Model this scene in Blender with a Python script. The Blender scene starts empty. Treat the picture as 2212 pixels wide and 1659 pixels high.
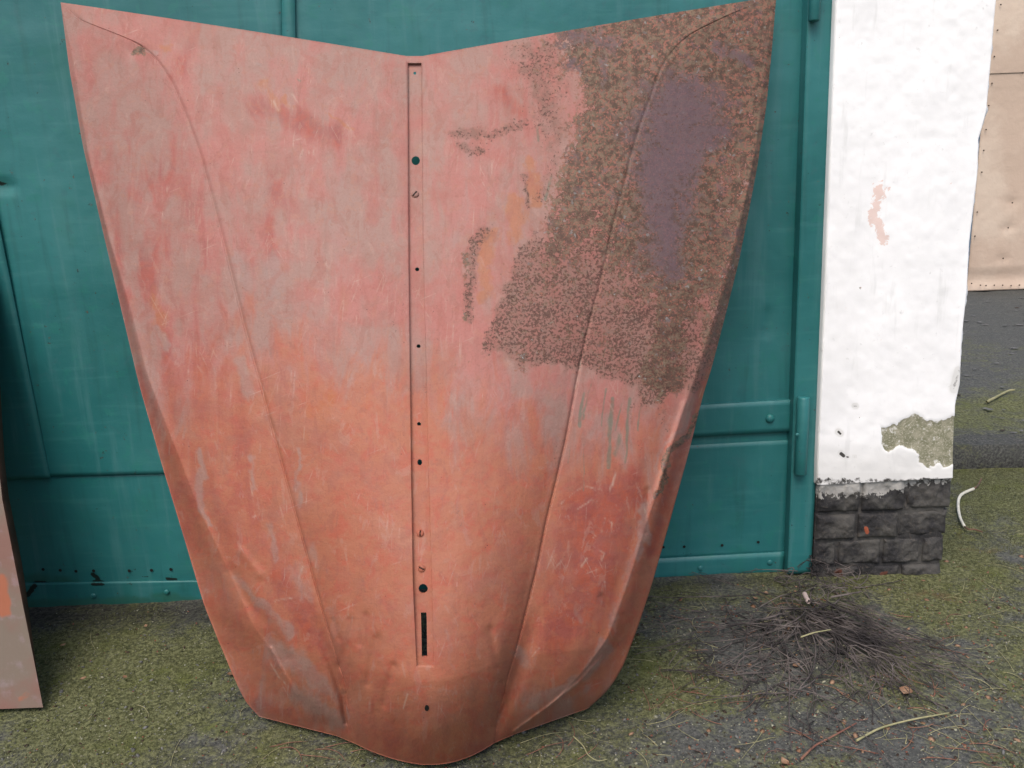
import bpy, bmesh, math, random
import numpy as np
from mathutils import Vector, Matrix
from mathutils.geometry import delaunay_2d_cdt
random.seed(7); rng = np.random.default_rng(7)
sc = bpy.context.scene
col = sc.collection

# ------------------------------------------------------------------ camera, sky, sun, exposure
W0, H0, FPX = 2212.0, 1659.0, 1790.0
PITCH, ROLL, CAMH = math.radians(13.4), 0.039, 1.0
r0 = np.array([1.0, 0, 0]); u0 = np.array([0, math.sin(PITCH), math.cos(PITCH)]); f0 = np.array([0, math.cos(PITCH), -math.sin(PITCH)])
R_ = r0*math.cos(ROLL) - u0*math.sin(ROLL)
U_ = u0*math.cos(ROLL) + r0*math.sin(ROLL)
CAM = np.array([0.0, 0.0, CAMH])
cd = bpy.data.cameras.new('camera'); cam = bpy.data.objects.new('camera', cd); col.objects.link(cam)
cam.matrix_world = Matrix(((R_[0], U_[0], -f0[0], 0), (R_[1], U_[1], -f0[1], 0), (R_[2], U_[2], -f0[2], CAMH), (0, 0, 0, 1)))
cd.sensor_width = 36; cd.lens = FPX/W0*36; cd.clip_end = 500; cd.clip_start = 0.02
sc.camera = cam
w = bpy.data.worlds.new("World"); sc.world = w; w.use_nodes = True
nt = w.node_tree; bg = nt.nodes['Background']
SUN_EL, SUN_AZ = math.radians(58), math.radians(200)      # azimuth clockwise from +y : behind the viewer, a little left
sky = nt.nodes.new('ShaderNodeTexSky'); sky.sky_type = 'NISHITA'; sky.sun_disc = False
sky.sun_elevation = SUN_EL; sky.sun_rotation = SUN_AZ; sky.air_density = 1.0; sky.dust_density = 4.0; sky.ozone_density = 0.6
nt.links.new(sky.outputs[0], bg.inputs[0]); bg.inputs[1].default_value = 0.125
sd = bpy.data.lights.new('sun', 'SUN'); sd.energy = 1.15; sd.angle = math.radians(40); sd.color = (1, .95, .88)
so = bpy.data.objects.new('sun', sd); col.objects.link(so)
dv = Vector((math.sin(SUN_AZ)*math.cos(SUN_EL), math.cos(SUN_AZ)*math.cos(SUN_EL), math.sin(SUN_EL)))
so.rotation_euler = dv.to_track_quat('Z', 'Y').to_euler()
so.location = (0, -3, 6)
vs = sc.view_settings; vs.view_transform = 'Standard'; vs.look = 'None'; vs.gamma = 1; vs.exposure = 0.85

# ------------------------------------------------------------------ helpers
def rays(x, y):
    x = np.asarray(x, float); y = np.asarray(y, float)
    a = (x - W0/2)/FPX; b = -(y - H0/2)/FPX
    return f0 + a[..., None]*R_ + b[..., None]*U_
def on_y(x, y, Y):
    d = rays(x, y); t = np.asarray(Y, float)/d[..., 1]
    return CAM + t[..., None]*d
def on_z(x, y, Z=0.0):
    d = rays(x, y); t = (np.asarray(Z, float) - CAMH)/d[..., 2]
    return CAM + t[..., None]*d
def proj(P):
    q = np.asarray(P, float) - CAM
    a = q@R_; b = q@U_; c = np.maximum(q@f0, 1e-4)
    return W0/2 + FPX*a/c, H0/2 - FPX*b/c
GY, GS = 1.975, 0.018                      # the gate stands in the plane  y = GY + GS*x
def on_gate(x, y, off=0.0):                # off > 0 : towards the viewer
    d = rays(x, y); t = (GY - off)/(d[..., 1] - GS*d[..., 0])
    return CAM + t[..., None]*d
def tag(o, label=None, cat=None, group=None, kind=None):
    if label: o['label'] = label
    if cat: o['category'] = cat
    if group: o['group'] = group
    if kind: o['kind'] = kind
    return o
def empty(name, loc=(0, 0, 0)):
    o = bpy.data.objects.new(name, None); o.location = loc; o.empty_display_size = .05; col.objects.link(o); return o
def link(name, me, mat=None, parent=None, smooth=False):
    o = bpy.data.objects.new(name, me); col.objects.link(o)
    if mat: me.materials.append(mat)
    if parent:
        o.parent = parent; o.matrix_parent_inverse = Matrix.Translation(-Vector(parent.location))
    if smooth: me.polygons.foreach_set('use_smooth', np.ones(len(me.polygons), bool))
    return o
def mesh(name, V, F, mat=None, parent=None, smooth=False):
    me = bpy.data.meshes.new(name); me.from_pydata([tuple(map(float, v)) for v in V], [], F); me.update()
    return link(name, me, mat, parent, smooth)
def mesh_np(name, V, Q, mat=None, parent=None, smooth=True):
    """V (n,3), Q (m,k) arrays"""
    me = bpy.data.meshes.new(name); V = np.asarray(V, np.float32); Q = np.asarray(Q, np.int32); k = Q.shape[1]
    me.vertices.add(len(V)); me.vertices.foreach_set('co', V.ravel())
    me.loops.add(Q.size); me.loops.foreach_set('vertex_index', Q.ravel())
    me.polygons.add(len(Q)); me.polygons.foreach_set('loop_start', np.arange(0, Q.size, k, dtype=np.int32))
    me.update(calc_edges=True); me.validate()
    return link(name, me, mat, parent, smooth)
def vcol(o, name, A):
    a = o.data.color_attributes.new(name, 'FLOAT_COLOR', 'POINT')
    B = np.ones((len(o.data.vertices), 4), np.float32); B[:, :A.shape[1]] = A
    a.data.foreach_set('color', B.ravel())
def vuv(o, u, v):
    uv = o.data.uv_layers.new(name='surface_map')
    li = np.empty(len(o.data.loops), np.int32); o.data.loops.foreach_get('vertex_index', li)
    uv.data.foreach_set('uv', np.stack([u[li], v[li]], 1).astype(np.float32).ravel())
def bm_out(name, bm, mat, parent=None, smooth=False):
    me = bpy.data.meshes.new(name); bm.normal_update(); bm.to_mesh(me); bm.free()
    return link(name, me, mat, parent, smooth)
def interp(pts, y):
    p = np.array(pts, float); return np.interp(y, p[:, 1], p[:, 0])
def sm(a, b, x):
    t = np.clip((x - a)/(b - a), 0, 1); return t*t*(3 - 2*t)
def seg_dist(X, Y, pts, closed=False):
    d = np.full(X.shape, 1e9); n = len(pts)
    for i in range(n if closed else n - 1):
        x1, y1 = pts[i]; x2, y2 = pts[(i + 1) % n]
        dx, dy = x2 - x1, y2 - y1; L = dx*dx + dy*dy + 1e-9
        t = np.clip(((X - x1)*dx + (Y - y1)*dy)/L, 0, 1)
        d = np.minimum(d, np.hypot(X - x1 - t*dx, Y - y1 - t*dy))
    return d
def stroke(X, Y, pts, wd):
    return np.exp(-(seg_dist(X, Y, pts)/wd)**2)
def poly(X, Y, pts, blur):
    ins = np.zeros(X.shape, bool); n = len(pts)
    for i in range(n):
        x1, y1 = pts[i]; x2, y2 = pts[(i + 1) % n]
        c = ((y1 > Y) != (y2 > Y))
        ins ^= c & (X < (x2 - x1)*(Y - y1)/((y2 - y1) + 1e-12) + x1)
    d = seg_dist(X, Y, pts, True)
    return sm(-blur, blur, np.where(ins, d, -d))
def vnoise(X, Y, sx, sy=None, seed=0, octs=3):
    sy = sy or sx; out = 0; amp = 1; tot = 0
    for o in range(octs):
        g = np.random.default_rng(seed*17 + o).random((128, 128))
        a = X/sx*2**o + 13.7*o; b = Y/sy*2**o + 5.1*o
        i = np.floor(a).astype(int); j = np.floor(b).astype(int); fa = a - i; fb = b - j
        fa = fa*fa*(3 - 2*fa); fb = fb*fb*(3 - 2*fb)
        i0, i1, j0, j1 = i % 128, (i + 1) % 128, j % 128, (j + 1) % 128
        out = out + amp*((g[i0, j0]*(1 - fa) + g[i1, j0]*fa)*(1 - fb) + (g[i0, j1]*(1 - fa) + g[i1, j1]*fa)*fb)
        tot += amp; amp *= .5
    return out/tot - .5
def lin(r, g, b, k=1.0):
    f = lambda c: ((c/255 + .055)/1.055)**2.4 if c > 10 else c/255/12.92
    return (min(f(r)*k, .95), min(f(g)*k, .95), min(f(b)*k, .95), 1)

class M:                                   # small node-graph builder
    def __init__(s, name, rough=.7, spec=.3, metal=0.0):
        s.m = bpy.data.materials.new(name); s.m.use_nodes = True; s.t = s.m.node_tree
        s.b = s.t.nodes['Principled BSDF']; s.b.inputs['Roughness'].default_value = rough
        s.b.inputs['Specular IOR Level'].default_value = spec; s.b.inputs['Metallic'].default_value = metal
    def n(s, ty, **k):
        x = s.t.nodes.new(ty)
        for a, v in k.items(): setattr(x, a, v)
        return x
    def l(s, a, b): s.t.links.new(a, b)
    def val(s, inp, v):
        if hasattr(v, 'is_linked') or hasattr(v, 'links'): s.l(v, inp)
        else: inp.default_value = v
    def co(s, kind='Object', sc=(1, 1, 1)):
        tc = s.n('ShaderNodeTexCoord'); mp = s.n('ShaderNodeMapping'); s.l(tc.outputs[kind], mp.inputs[0]); mp.inputs['Scale'].default_value = sc
        return mp.outputs[0]
    def noise(s, co, scale, det=4, rough=.55, dist=0.0, colr=False):
        x = s.n('ShaderNodeTexNoise'); s.l(co, x.inputs['Vector']); x.inputs['Scale'].default_value = scale
        x.inputs['Detail'].default_value = det; x.inputs['Roughness'].default_value = rough; x.inputs['Distortion'].default_value = dist
        return x.outputs[1 if colr else 0]
    def vor(s, co, scale, feat='F1', out=0):
        x = s.n('ShaderNodeTexVoronoi'); x.feature = feat; s.l(co, x.inputs['Vector']); x.inputs['Scale'].default_value = scale
        return x.outputs[out]
    def ma(s, op, a, b=0.0, c=None):
        x = s.n('ShaderNodeMath'); x.operation = op; s.val(x.inputs[0], a); s.val(x.inputs[1], b)
        if c is not None: s.val(x.inputs[2], c)
        return x.outputs[0]
    def ss(s, x, lo, hi):                  # smoothstep
        n = s.n('ShaderNodeMapRange'); n.interpolation_type = 'SMOOTHSTEP'; s.val(n.inputs[0], x); s.val(n.inputs[1], lo); s.val(n.inputs[2], hi)
        return n.outputs[0]
    def mix(s, f, a, b, mode='MIX'):
        x = s.n('ShaderNodeMix'); x.data_type = 'RGBA'; x.blend_type = mode
        s.val(x.inputs[0], f); s.val(x.inputs[6], a); s.val(x.inputs[7], b); return x.outputs[2]
    def attr(s, name):
        a = s.n('ShaderNodeAttribute'); a.attribute_name = name; q = s.n('ShaderNodeSeparateColor'); s.l(a.outputs['Color'], q.inputs[0])
        return q.outputs[0], q.outputs[1], q.outputs[2]
    def brk(s, mask, noise, lo=.35, hi=.6, k=.9):   # ragged edge for a painted mask
        return s.ss(s.ma('ADD', mask, s.ma('MULTIPLY', s.ma('SUBTRACT', noise, .5), k)), lo, hi)
    def bump(s, h, strength=.3, dist=.01, prev=None):
        x = s.n('ShaderNodeBump'); x.inputs['Strength'].default_value = strength; x.inputs['Distance'].default_value = dist
        s.l(h, x.inputs['Height'])
        if prev is not None: s.l(prev, x.inputs['Normal'])
        return x.outputs[0]
    def out(s, c, normal=None, rough=None):
        s.val(s.b.inputs['Base Color'], c)
        if normal is not None: s.l(normal, s.b.inputs['Normal'])
        if rough is not None: s.val(s.b.inputs['Roughness'], rough)
        return s.m
K = .68
def cc(r, g, b, k=K): return lin(r, g, b, k)

# ------------------------------------------------------------------ materials
def mat_bonnet():
    m = M('rusty_primer', .62, .35)
    uv = m.co('UV')
    rust, brown, purple = m.attr('m1'); orange, pale, teal = m.attr('m2'); scr, red, warm = m.attr('m3')
    us = m.co('UV', (1, .28, 1))
    n1 = m.noise(uv, 5.5, 6, .6); n1b = m.noise(us, 22, 5, .6, .6); n2 = m.noise(us, 60, 4, .6); n3 = m.noise(uv, 90, 3, .6)
    nsp = m.noise(uv, 150, 3, .68, .35); nsp2 = m.noise(uv, 60, 4, .6, .4); nm = m.noise(uv, 28, 5, .65, .5); npx = m.noise(uv, 300, 2, .6)
    cc = lambda r, g, b, k=.465: lin(r, g, b, k)
    grey = cc(190, 148, 136); pink = cc(208, 134, 124); redp = cc(186, 112, 104); orng = cc(208, 130, 100); sal = cc(212, 116, 90)
    c = m.mix(m.ss(m.ma('ADD', m.ma('MULTIPLY', n1, .6), m.ma('MULTIPLY', n1b, .4)), .42, .6), grey, pink)
    c = m.mix(m.ma('MULTIPLY', m.ss(n1b, .5, .72), .28), c, redp)
    wv = m.ma('ADD', warm, m.ma('MULTIPLY', m.ma('SUBTRACT', n1b, .5), 1.3))
    c2 = m.mix(m.ss(nm, .45, .65), orng, sal)
    c2 = m.mix(m.ma('MULTIPLY', m.ss(n2, .55, .75), .45), c2, cc(190, 95, 75))
    c2 = m.mix(m.ma('MULTIPLY', m.ss(n1, .52, .68), .4), c2, cc(205, 150, 130))
    c = m.mix(m.ss(wv, .3, .75), c, c2)
    c = m.mix(m.ma('MULTIPLY', m.brk(red, n1b, .3, .75, 1.1), .75), c, m.mix(m.ss(nm, .4, .6), cc(196, 88, 66), cc(170, 84, 78)))
    c = m.mix(m.ma('MULTIPLY', m.ss(n3, .6, .8), .18), c, cc(150, 80, 66))
    c = m.mix(m.ma('MULTIPLY', m.ss(n2, .6, .78), .22), c, cc(222, 178, 165))
    c = m.mix(m.ma('MULTIPLY', m.brk(orange, m.ma('ADD', m.ma('MULTIPLY', nm, .5), m.ma('MULTIPLY', n1b, .5)), .35, .85, 3.0), .6), c, cc(206, 128, 78))
    c = m.mix(m.ma('MULTIPLY', m.brk(pale, n1b, .3, .85, 1.9), .62), c, m.mix(n3, cc(176, 152, 140), cc(196, 166, 160)))
    c = m.mix(m.ma('MULTIPLY', m.brk(teal, n2, .35, .85, 1.5), .75), c, cc(132, 136, 118))
    # crisp-edged worn layers, long fine scratches, rain streaks
    nE = m.noise(m.co('UV', (1, .45, 1)), 30, 7, .68, .8); nF = m.noise(uv, 12, 7, .7, .5)
    c = m.mix(m.ma('MULTIPLY', m.ss(nE, .57, .585), .30), c, cc(176, 108, 92)); c = m.mix(m.ma('MULTIPLY', m.ss(nE, .41, .395), .28), c, cc(214, 168, 152))
    c = m.mix(m.ma('MULTIPLY', m.ss(nF, .60, .61), .2), c, cc(180, 136, 120))
    for rz, th_ in ((.35, .66), (-.5, .67), (.05, .64), (1.2, .69)):
        tc = m.n('ShaderNodeTexCoord'); r_ = m.n('ShaderNodeMapping'); m.l(tc.outputs['UV'], r_.inputs[0]); r_.inputs['Rotation'].default_value = (0, 0, rz)
        q_ = m.n('ShaderNodeMapping'); m.l(r_.outputs[0], q_.inputs[0]); q_.inputs['Scale'].default_value = (1, .045, 1)
        ln = m.noise(q_.outputs[0], 170, 1, .5, .25)
        c = m.mix(m.ma('MULTIPLY', m.ma('MULTIPLY', m.ss(ln, th_, th_ + .05), m.ss(m.ma('ADD', m.ma('MULTIPLY', nm, .5), m.ma('MULTIPLY', n1, .5)), .5, .62)), .42), c, cc(226, 190, 172))
    n5 = m.noise(m.co('UV', (1, .06, 1)), 80, 3, .6, .1)
    c = m.mix(m.ma('MULTIPLY', m.ss(n5, .55, .7), .12), c, cc(150, 96, 82))
    c = m.mix(m.ma('MULTIPLY', m.ss(m.noise(uv, 16, 6, .65, .7), .5, .6), .28), c, cc(196, 112, 98))
    c = m.mix(m.ma('MULTIPLY', m.ss(m.noise(uv, 7.7, 6, .6, .9), .52, .6), .20), c, cc(176, 120, 104))
    c = m.mix(m.ma('MULTIPLY', m.ss(m.noise(uv, 40, 5, .7, .4), .57, .6), .22), c, cc(206, 140, 112))
    c = m.mix(m.ma('MULTIPLY', m.ss(m.noise(uv, 240, 3, .7), .45, .75), .22), c, cc(140, 84, 70))
    # the brown weathered area
    c = m.mix(m.ma('MULTIPLY', m.ss(m.ma('ADD', rust, m.ma('MULTIPLY', m.ma('SUBTRACT', nsp2, .5), .5)), .42, .62), .6), c, m.mix(m.ss(nsp2, .4, .6), cc(172, 116, 104), cc(150, 116, 102)))
    bk = m.brk(brown, m.ma('ADD', m.ma('MULTIPLY', nsp2, .3), m.ma('ADD', m.ma('MULTIPLY', nF, .4), m.ma('MULTIPLY', nsp, .3))), .40, .54, 3.4)
    cb = m.mix(m.ss(nsp2, .42, .6), cc(104, 80, 64), cc(146, 122, 100)); cb = m.mix(m.ma('MULTIPLY', m.ss(nF, .5, .62), .55), cb, cc(116, 84, 74))
    cb = m.mix(m.ma('MULTIPLY', m.ss(m.ma('ADD', m.ma('MULTIPLY', nsp, .8), m.ma('MULTIPLY', nm, .2)), .5, .58), .85), cb, cc(188, 120, 100))
    cb = m.mix(m.ma('MULTIPLY', m.ss(nsp2, .42, .3), .7), cb, cc(92, 74, 62))
    wn = m.noise(uv, 45, 4, .6, colr=True); av = m.n('ShaderNodeVectorMath'); av.operation = 'MULTIPLY_ADD'; m.l(wn, av.inputs[0]); av.inputs[1].default_value = (.03, .03, 0); m.l(uv, av.inputs[2])
    for scl, lo_, cA, cB, k_ in ((75, .76, (150, 132, 110), (184, 120, 100), .5), (34, .8, (134, 100, 84), (104, 84, 88), .5), (120, .88, (76, 54, 48), (184, 180, 176), .7)):
        vc = m.n('ShaderNodeTexVoronoi'); m.l(av.outputs[0], vc.inputs['Vector']); vc.inputs['Scale'].default_value = scl
        sp_ = m.n('ShaderNodeSeparateColor'); m.l(vc.outputs['Color'], sp_.inputs[0])
        cb = m.mix(m.ma('MULTIPLY', m.ma('MULTIPLY', m.ss(sp_.outputs[0], lo_, lo_ + .01), m.ss(vc.outputs['Distance'], .45, .3)), k_), cb, m.mix(sp_.outputs[1], cc(*cA), cc(*cB)))
    cb = m.mix(m.ma('MULTIPLY', m.ss(nm, .55, .72), .5), cb, cc(126, 108, 118))
    cb = m.mix(m.ma('MULTIPLY', m.ss(npx, .62, .75), .5), cb, cc(150, 140, 118))
    cb = m.mix(m.ma('MULTIPLY', m.brk(purple, m.ma('ADD', m.ma('MULTIPLY', nsp2, .5), m.ma('MULTIPLY', nF, .5)), .25, .9, 2.6), .8), cb, m.mix(npx, cc(108, 84, 90), cc(138, 112, 122)))
    c = m.mix(bk, c, cb)
    # dark scabs; threshold follows the density
    T = m.ma('SUBTRACT', .76, m.ma('MULTIPLY', rust, .44)); T = m.ma('ADD', T, m.ma('MULTIPLY', m.ma('SUBTRACT', m.ma('ADD', m.ma('MULTIPLY', nm, .5), m.ma('MULTIPLY', nF, .5)), .5), .5))
    nsf = m.ma('ADD', m.ma('MULTIPLY', nsp, .6), m.ma('MULTIPLY', m.noise(uv, 210, 2, .6, .3), .4))
    sp = m.ss(nsf, T, m.ma('ADD', T, .07))
    dk = m.mix(m.ss(npx, .4, .6), cc(78, 48, 42), cc(118, 86, 72))
    c = m.mix(m.ma('MULTIPLY', sp, .82), c, dk)
    T2 = m.ma('SUBTRACT', .83, m.ma('MULTIPLY', rust, .22))
    c = m.mix(m.ss(nsp2, T2, m.ma('ADD', T2, .03)), c, cc(190, 190, 190))
    # fine pocks everywhere
    vo = m.vor(uv, 55); c = m.mix(m.ma('MULTIPLY', m.ss(vo, .075, .04), m.ss(nm, .52, .6)), c, cc(110, 66, 58))
    c = m.mix(m.ma('MULTIPLY', m.ma('MULTIPLY', scr, m.ss(n2, .42, .62)), .6), c, cc(226, 196, 176))
    hb = m.ma('ADD', m.ma('MULTIPLY', sp, .7), m.ma('MULTIPLY', n3, .25))
    nrm = m.bump(n1, .35, .02); nrm = m.bump(n1b, .12, .006, nrm); nrm = m.bump(hb, .14, .001, nrm)
    return m.out(c, nrm, m.ma('ADD', .5, m.ma('MULTIPLY', m.ma('ADD', rust, n3), .22)))
def mat_teal(name='teal_gate_paint', old=False):
    m = M(name, .38, .4); co = m.co('Object')
    g, ch, dirt = m.attr('m1')
    n1 = m.noise(co, 2.2, 4, .5); n2 = m.noise(co, 14, 5, .6); n3 = m.noise(co, 160, 3, .6); n4 = m.noise(m.co('Object', (1, 1, .25)), 9, 4)
    c = m.mix(m.ss(n1, .35, .65), cc(38, 116, 118, .64), cc(54, 132, 134, .64))
    c = m.mix(m.ma('MULTIPLY', m.ss(n2, .5, .72), .3), c, cc(40, 122, 110))
    c = m.mix(m.ma('MULTIPLY', m.ss(n4, .55, .7), .18), c, cc(84, 140, 140))
    n6 = m.noise(m.co('Object', (1, 1, .07)), 30, 4, .6, .2); n7 = m.noise(co, 26, 7, .7, .5)
    c = m.mix(m.ma('MULTIPLY', m.ss(n6, .54, .7), .28), c, cc(96, 146, 150)); c = m.mix(m.ma('MULTIPLY', m.ss(n6, .45, .3), .28), c, cc(30, 84, 84))
    c = m.mix(m.ma('MULTIPLY', m.ss(n7, .585, .6), .28), c, cc(40, 132, 118)); c = m.mix(m.ma('MULTIPLY', m.ss(n7, .40, .385), .3), c, cc(60, 112, 118))
    c = m.mix(m.ma('MULTIPLY', m.ss(m.noise(co, 55, 6, .7), .665, .68), .85), c, m.mix(m.ss(n3, .45, .55), cc(26, 54, 56), cc(96, 78, 64)))
    c = m.mix(m.ma('MULTIPLY', m.ss(m.noise(m.co('Object', (.1, 1, 1)), 60, 4, .6), .52, .7), .14), c, cc(90, 156, 154))
    c = m.mix(m.ma('MULTIPLY', m.ss(m.vor(co, 26), .05, .02), .7), c, cc(28, 70, 72))
    c = m.mix(m.ma('MULTIPLY', m.brk(dirt, n2, .3, .8, 1.2), .6), c, cc(46, 96, 76))
    c = m.mix(m.brk(ch, n3, .4, .55, .7), c, cc(24, 40, 38))
    nrm = m.bump(n1, .7, .03); nrm = m.bump(n7, .15, .0015, nrm); nrm = m.bump(n2, .2, .006, nrm); nrm = m.bump(n3, .12, .0008, nrm)
    return m.out(c, nrm, m.ma('ADD', .32, m.ma('MULTIPLY', n2, .22)))
def mat_plain(name, a, b, scale=20, rough=.8, bump=.3, bd=.003, spec=.3, st=(1, 1, 1)):
    m = M(name, rough, spec); co = m.co('Object', st); n = m.noise(co, scale, 5, .6); n2 = m.noise(co, scale*6, 4, .6)
    c = m.mix(m.ss(n, .38, .62), a, b); c = m.mix(m.ma('MULTIPLY', n2, .35), c, a)
    return m.out(c, m.bump(m.ma('ADD', n, m.ma('MULTIPLY', n2, .4)), bump, bd))
def mat_whitewash():
    m = M('whitewash', .9, .15); co = m.co('Object'); patch, rd, dk = m.attr('m1')
    n1 = m.noise(co, 9, 5, .6); n2 = m.noise(co, 45, 5, .65, .4); n3 = m.noise(co, 240, 3)
    c = m.mix(m.ss(n1, .3, .7), (.86, .86, .87, 1), (.78, .78, .79, 1))
    c = m.mix(m.ma('MULTIPLY', m.ss(n2, .62, .75), .4), c, cc(180, 180, 178, .8))
    low = m.ma('MULTIPLY', dk, 3.0)
    c = m.mix(m.ma('MINIMUM', low, .45), c, cc(214, 212, 206, .72))
    c = m.mix(m.ma('MULTIPLY', m.ss(m.noise(m.co('Object', (1, 1, .15)), 40, 4), .58, .72), .22), c, cc(196, 198, 196, .8))
    c = m.mix(m.ss(m.noise(co, 60, 4, .7), .72, .74), c, cc(150, 140, 128))
    pk = m.brk(patch, n2, .38, .62, 1.1)
    cp = m.mix(m.ss(n2, .4, .62), cc(150, 150, 124, .62), cc(180, 176, 154, .66)); cp = m.mix(m.ss(n3, .5, .7), cp, cc(206, 200, 184, .7)); cp = m.mix(m.ss(m.noise(co, 55, 6, .7), .58, .62), cp, cc(226, 224, 216, .75))
    c = m.mix(pk, c, cp)
    c = m.mix(m.ma('MULTIPLY', m.brk(rd, m.noise(co, 60, 6, .7, .5), .6, .75, 3.2), .45), c, cc(214, 150, 120, .9))
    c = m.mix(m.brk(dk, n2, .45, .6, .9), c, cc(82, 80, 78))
    h = m.ma('ADD', m.ma('MULTIPLY', n1, 1.0), m.ma('MULTIPLY', n2, .5)); h = m.ma('SUBTRACT', h, m.ma('MULTIPLY', pk, .15))
    return m.out(c, m.bump(m.ma('ADD', h, m.ma('MULTIPLY', n3, .2)), .16, .003))
def mat_blackbrick():
    m = M('black_tarred_brick', .8, .3); co = m.co('Object'); fl, a, b = m.attr('m1')
    n1 = m.noise(co, 14, 5, .6); n2 = m.noise(co, 70, 5, .65, .6); n3 = m.noise(co, 260, 3)
    c = m.mix(m.ss(n1, .4, .6), cc(52, 51, 53), cc(88, 86, 83)); c = m.mix(m.ma('MULTIPLY', m.ss(n2, .56, .66), .5), c, cc(104, 96, 88)); c = m.mix(m.ma('MULTIPLY', m.ss(n3, .55, .75), .4), c, cc(110, 108, 104))
    c = m.mix(m.brk(fl, n2, .62, .7, 1.4), c, cc(178, 176, 172)); c = m.mix(m.brk(a, n2, .5, .7, .6), c, cc(182, 98, 70, .6))
    c = m.mix(m.brk(b, n2, .5, .6, 1.1), c, cc(104, 64, 52))
    return m.out(c, m.bump(m.ma('ADD', n2, m.ma('MULTIPLY', n3, .4)), .6, .005))
def mat_ground():
    m = M('mossy_asphalt', .95, .12); co = m.co('Object'); moss, dark, red = m.attr('m1')
    n1 = m.noise(co, 3.2, 5, .6); n2 = m.noise(co, 22, 6, .65, .4); n3 = m.noise(co, 120, 5, .7); n4 = m.noise(co, 420, 3, .7); n5 = m.noise(co, 9, 5, .65)
    asp = m.mix(m.ss(n3, .35, .68), cc(78, 80, 79, .58), cc(128, 129, 125, .58)); asp = m.mix(m.ss(n2, .45, .65), asp, cc(98, 100, 98, .6))
    ms = m.mix(m.ss(n3, .35, .65), cc(78, 82, 48, .6), cc(140, 142, 100, .66)); ms = m.mix(m.ma('MULTIPLY', m.ss(n5, .5, .7), .6), ms, cc(112, 120, 54, .62))
    k = m.ma('MULTIPLY', m.brk(moss, m.ma('ADD', m.ma('MULTIPLY', n2, .55), m.ma('MULTIPLY', n3, .45)), .25, .8, 2.0), .9)
    c = m.mix(k, asp, ms)
    c = m.mix(m.ma('MULTIPLY', m.brk(red, n2, .4, .7, 1.2), .5), c, cc(124, 88, 72, .6))
    c = m.mix(m.ss(m.vor(co, 90), .16, .1), c, m.mix(m.ss(n5, .45, .55), cc(150, 150, 138, .6), cc(60, 58, 54, .6)))
    c = m.mix(m.ma('MULTIPLY', m.ss(n4, .62, .75), .6), c, cc(170, 170, 158, .6))
    c = m.mix(m.ma('MULTIPLY', m.ss(n4, .4, .28), .6), c, cc(40, 40, 34, .6))
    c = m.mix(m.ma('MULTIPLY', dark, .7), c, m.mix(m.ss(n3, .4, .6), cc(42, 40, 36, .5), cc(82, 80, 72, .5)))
    nrm = m.bump(n2, .7, .014); nrm = m.bump(n3, .9, .005, nrm); nrm = m.bump(n4, .5, .0015, nrm)
    return m.out(c, nrm)
MB = mat_bonnet(); MT = mat_teal()
MW = mat_whitewash(); MK = mat_blackbrick(); MG = mat_ground()
MHOLE = mat_plain('dark_rust_hole', cc(20, 22, 22), cc(34, 30, 28), 60)
MTWIG = mat_plain('grey_twig_bark', cc(62, 57, 58, .6), cc(132, 122, 118, .6), 14, .85)
MRED = mat_plain('reddish_twig_bark', cc(128, 86, 74, .7), cc(150, 112, 92, .7), 30, .8)
MSTRAW = mat_plain('dry_straw', cc(150, 148, 110, .7), cc(178, 172, 132, .7), 30, .8)
MLEAF = mat_plain('dry_brown_leaf', cc(150, 112, 86, .55), cc(186, 152, 124, .6), 60, .8)
MCHIP = mat_plain('pale_husk', cc(186, 186, 164, .62), cc(150, 146, 120, .62), 120, .8)
MCHIPR = mat_plain('reddish_husk', cc(150, 92, 72, .7), cc(128, 78, 70, .7), 60, .8)
MCHIPD = mat_plain('dark_bark_bits', cc(84, 66, 54, .6), cc(58, 50, 44, .6), 60, .9)
MGRIT = mat_plain('grey_grit', cc(130, 130, 128, .6), cc(92, 92, 90, .6), 60, .9)
MMOSS = mat_plain('moss_green', cc(84, 88, 56, .54), cc(130, 132, 94, .54), 25, .95)
MBEIGE = mat_plain('beige_painted_sheet', cc(196, 174, 156, .9), cc(212, 194, 176, .9), 2.2, .55, .5, .02)
MNAIL = mat_plain('nail_head', cc(78, 66, 58), cc(104, 88, 76), 30, .6)
MPOST = mat_plain('blue_grey_post_paint', cc(96, 118, 140), cc(110, 134, 156), 12, .6)
MCONC = mat_plain('kerb_concrete', cc(104, 102, 100, .52), cc(126, 124, 120, .52), 18, .9, .5, .006)
MCABLE = mat_plain('white_cable', cc(226, 222, 206, .8), cc(200, 196, 180, .8), 40, .6)
MCABLED = mat_plain('brown_cable_end', cc(96, 84, 72), cc(128, 96, 76), 40, .7)

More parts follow.
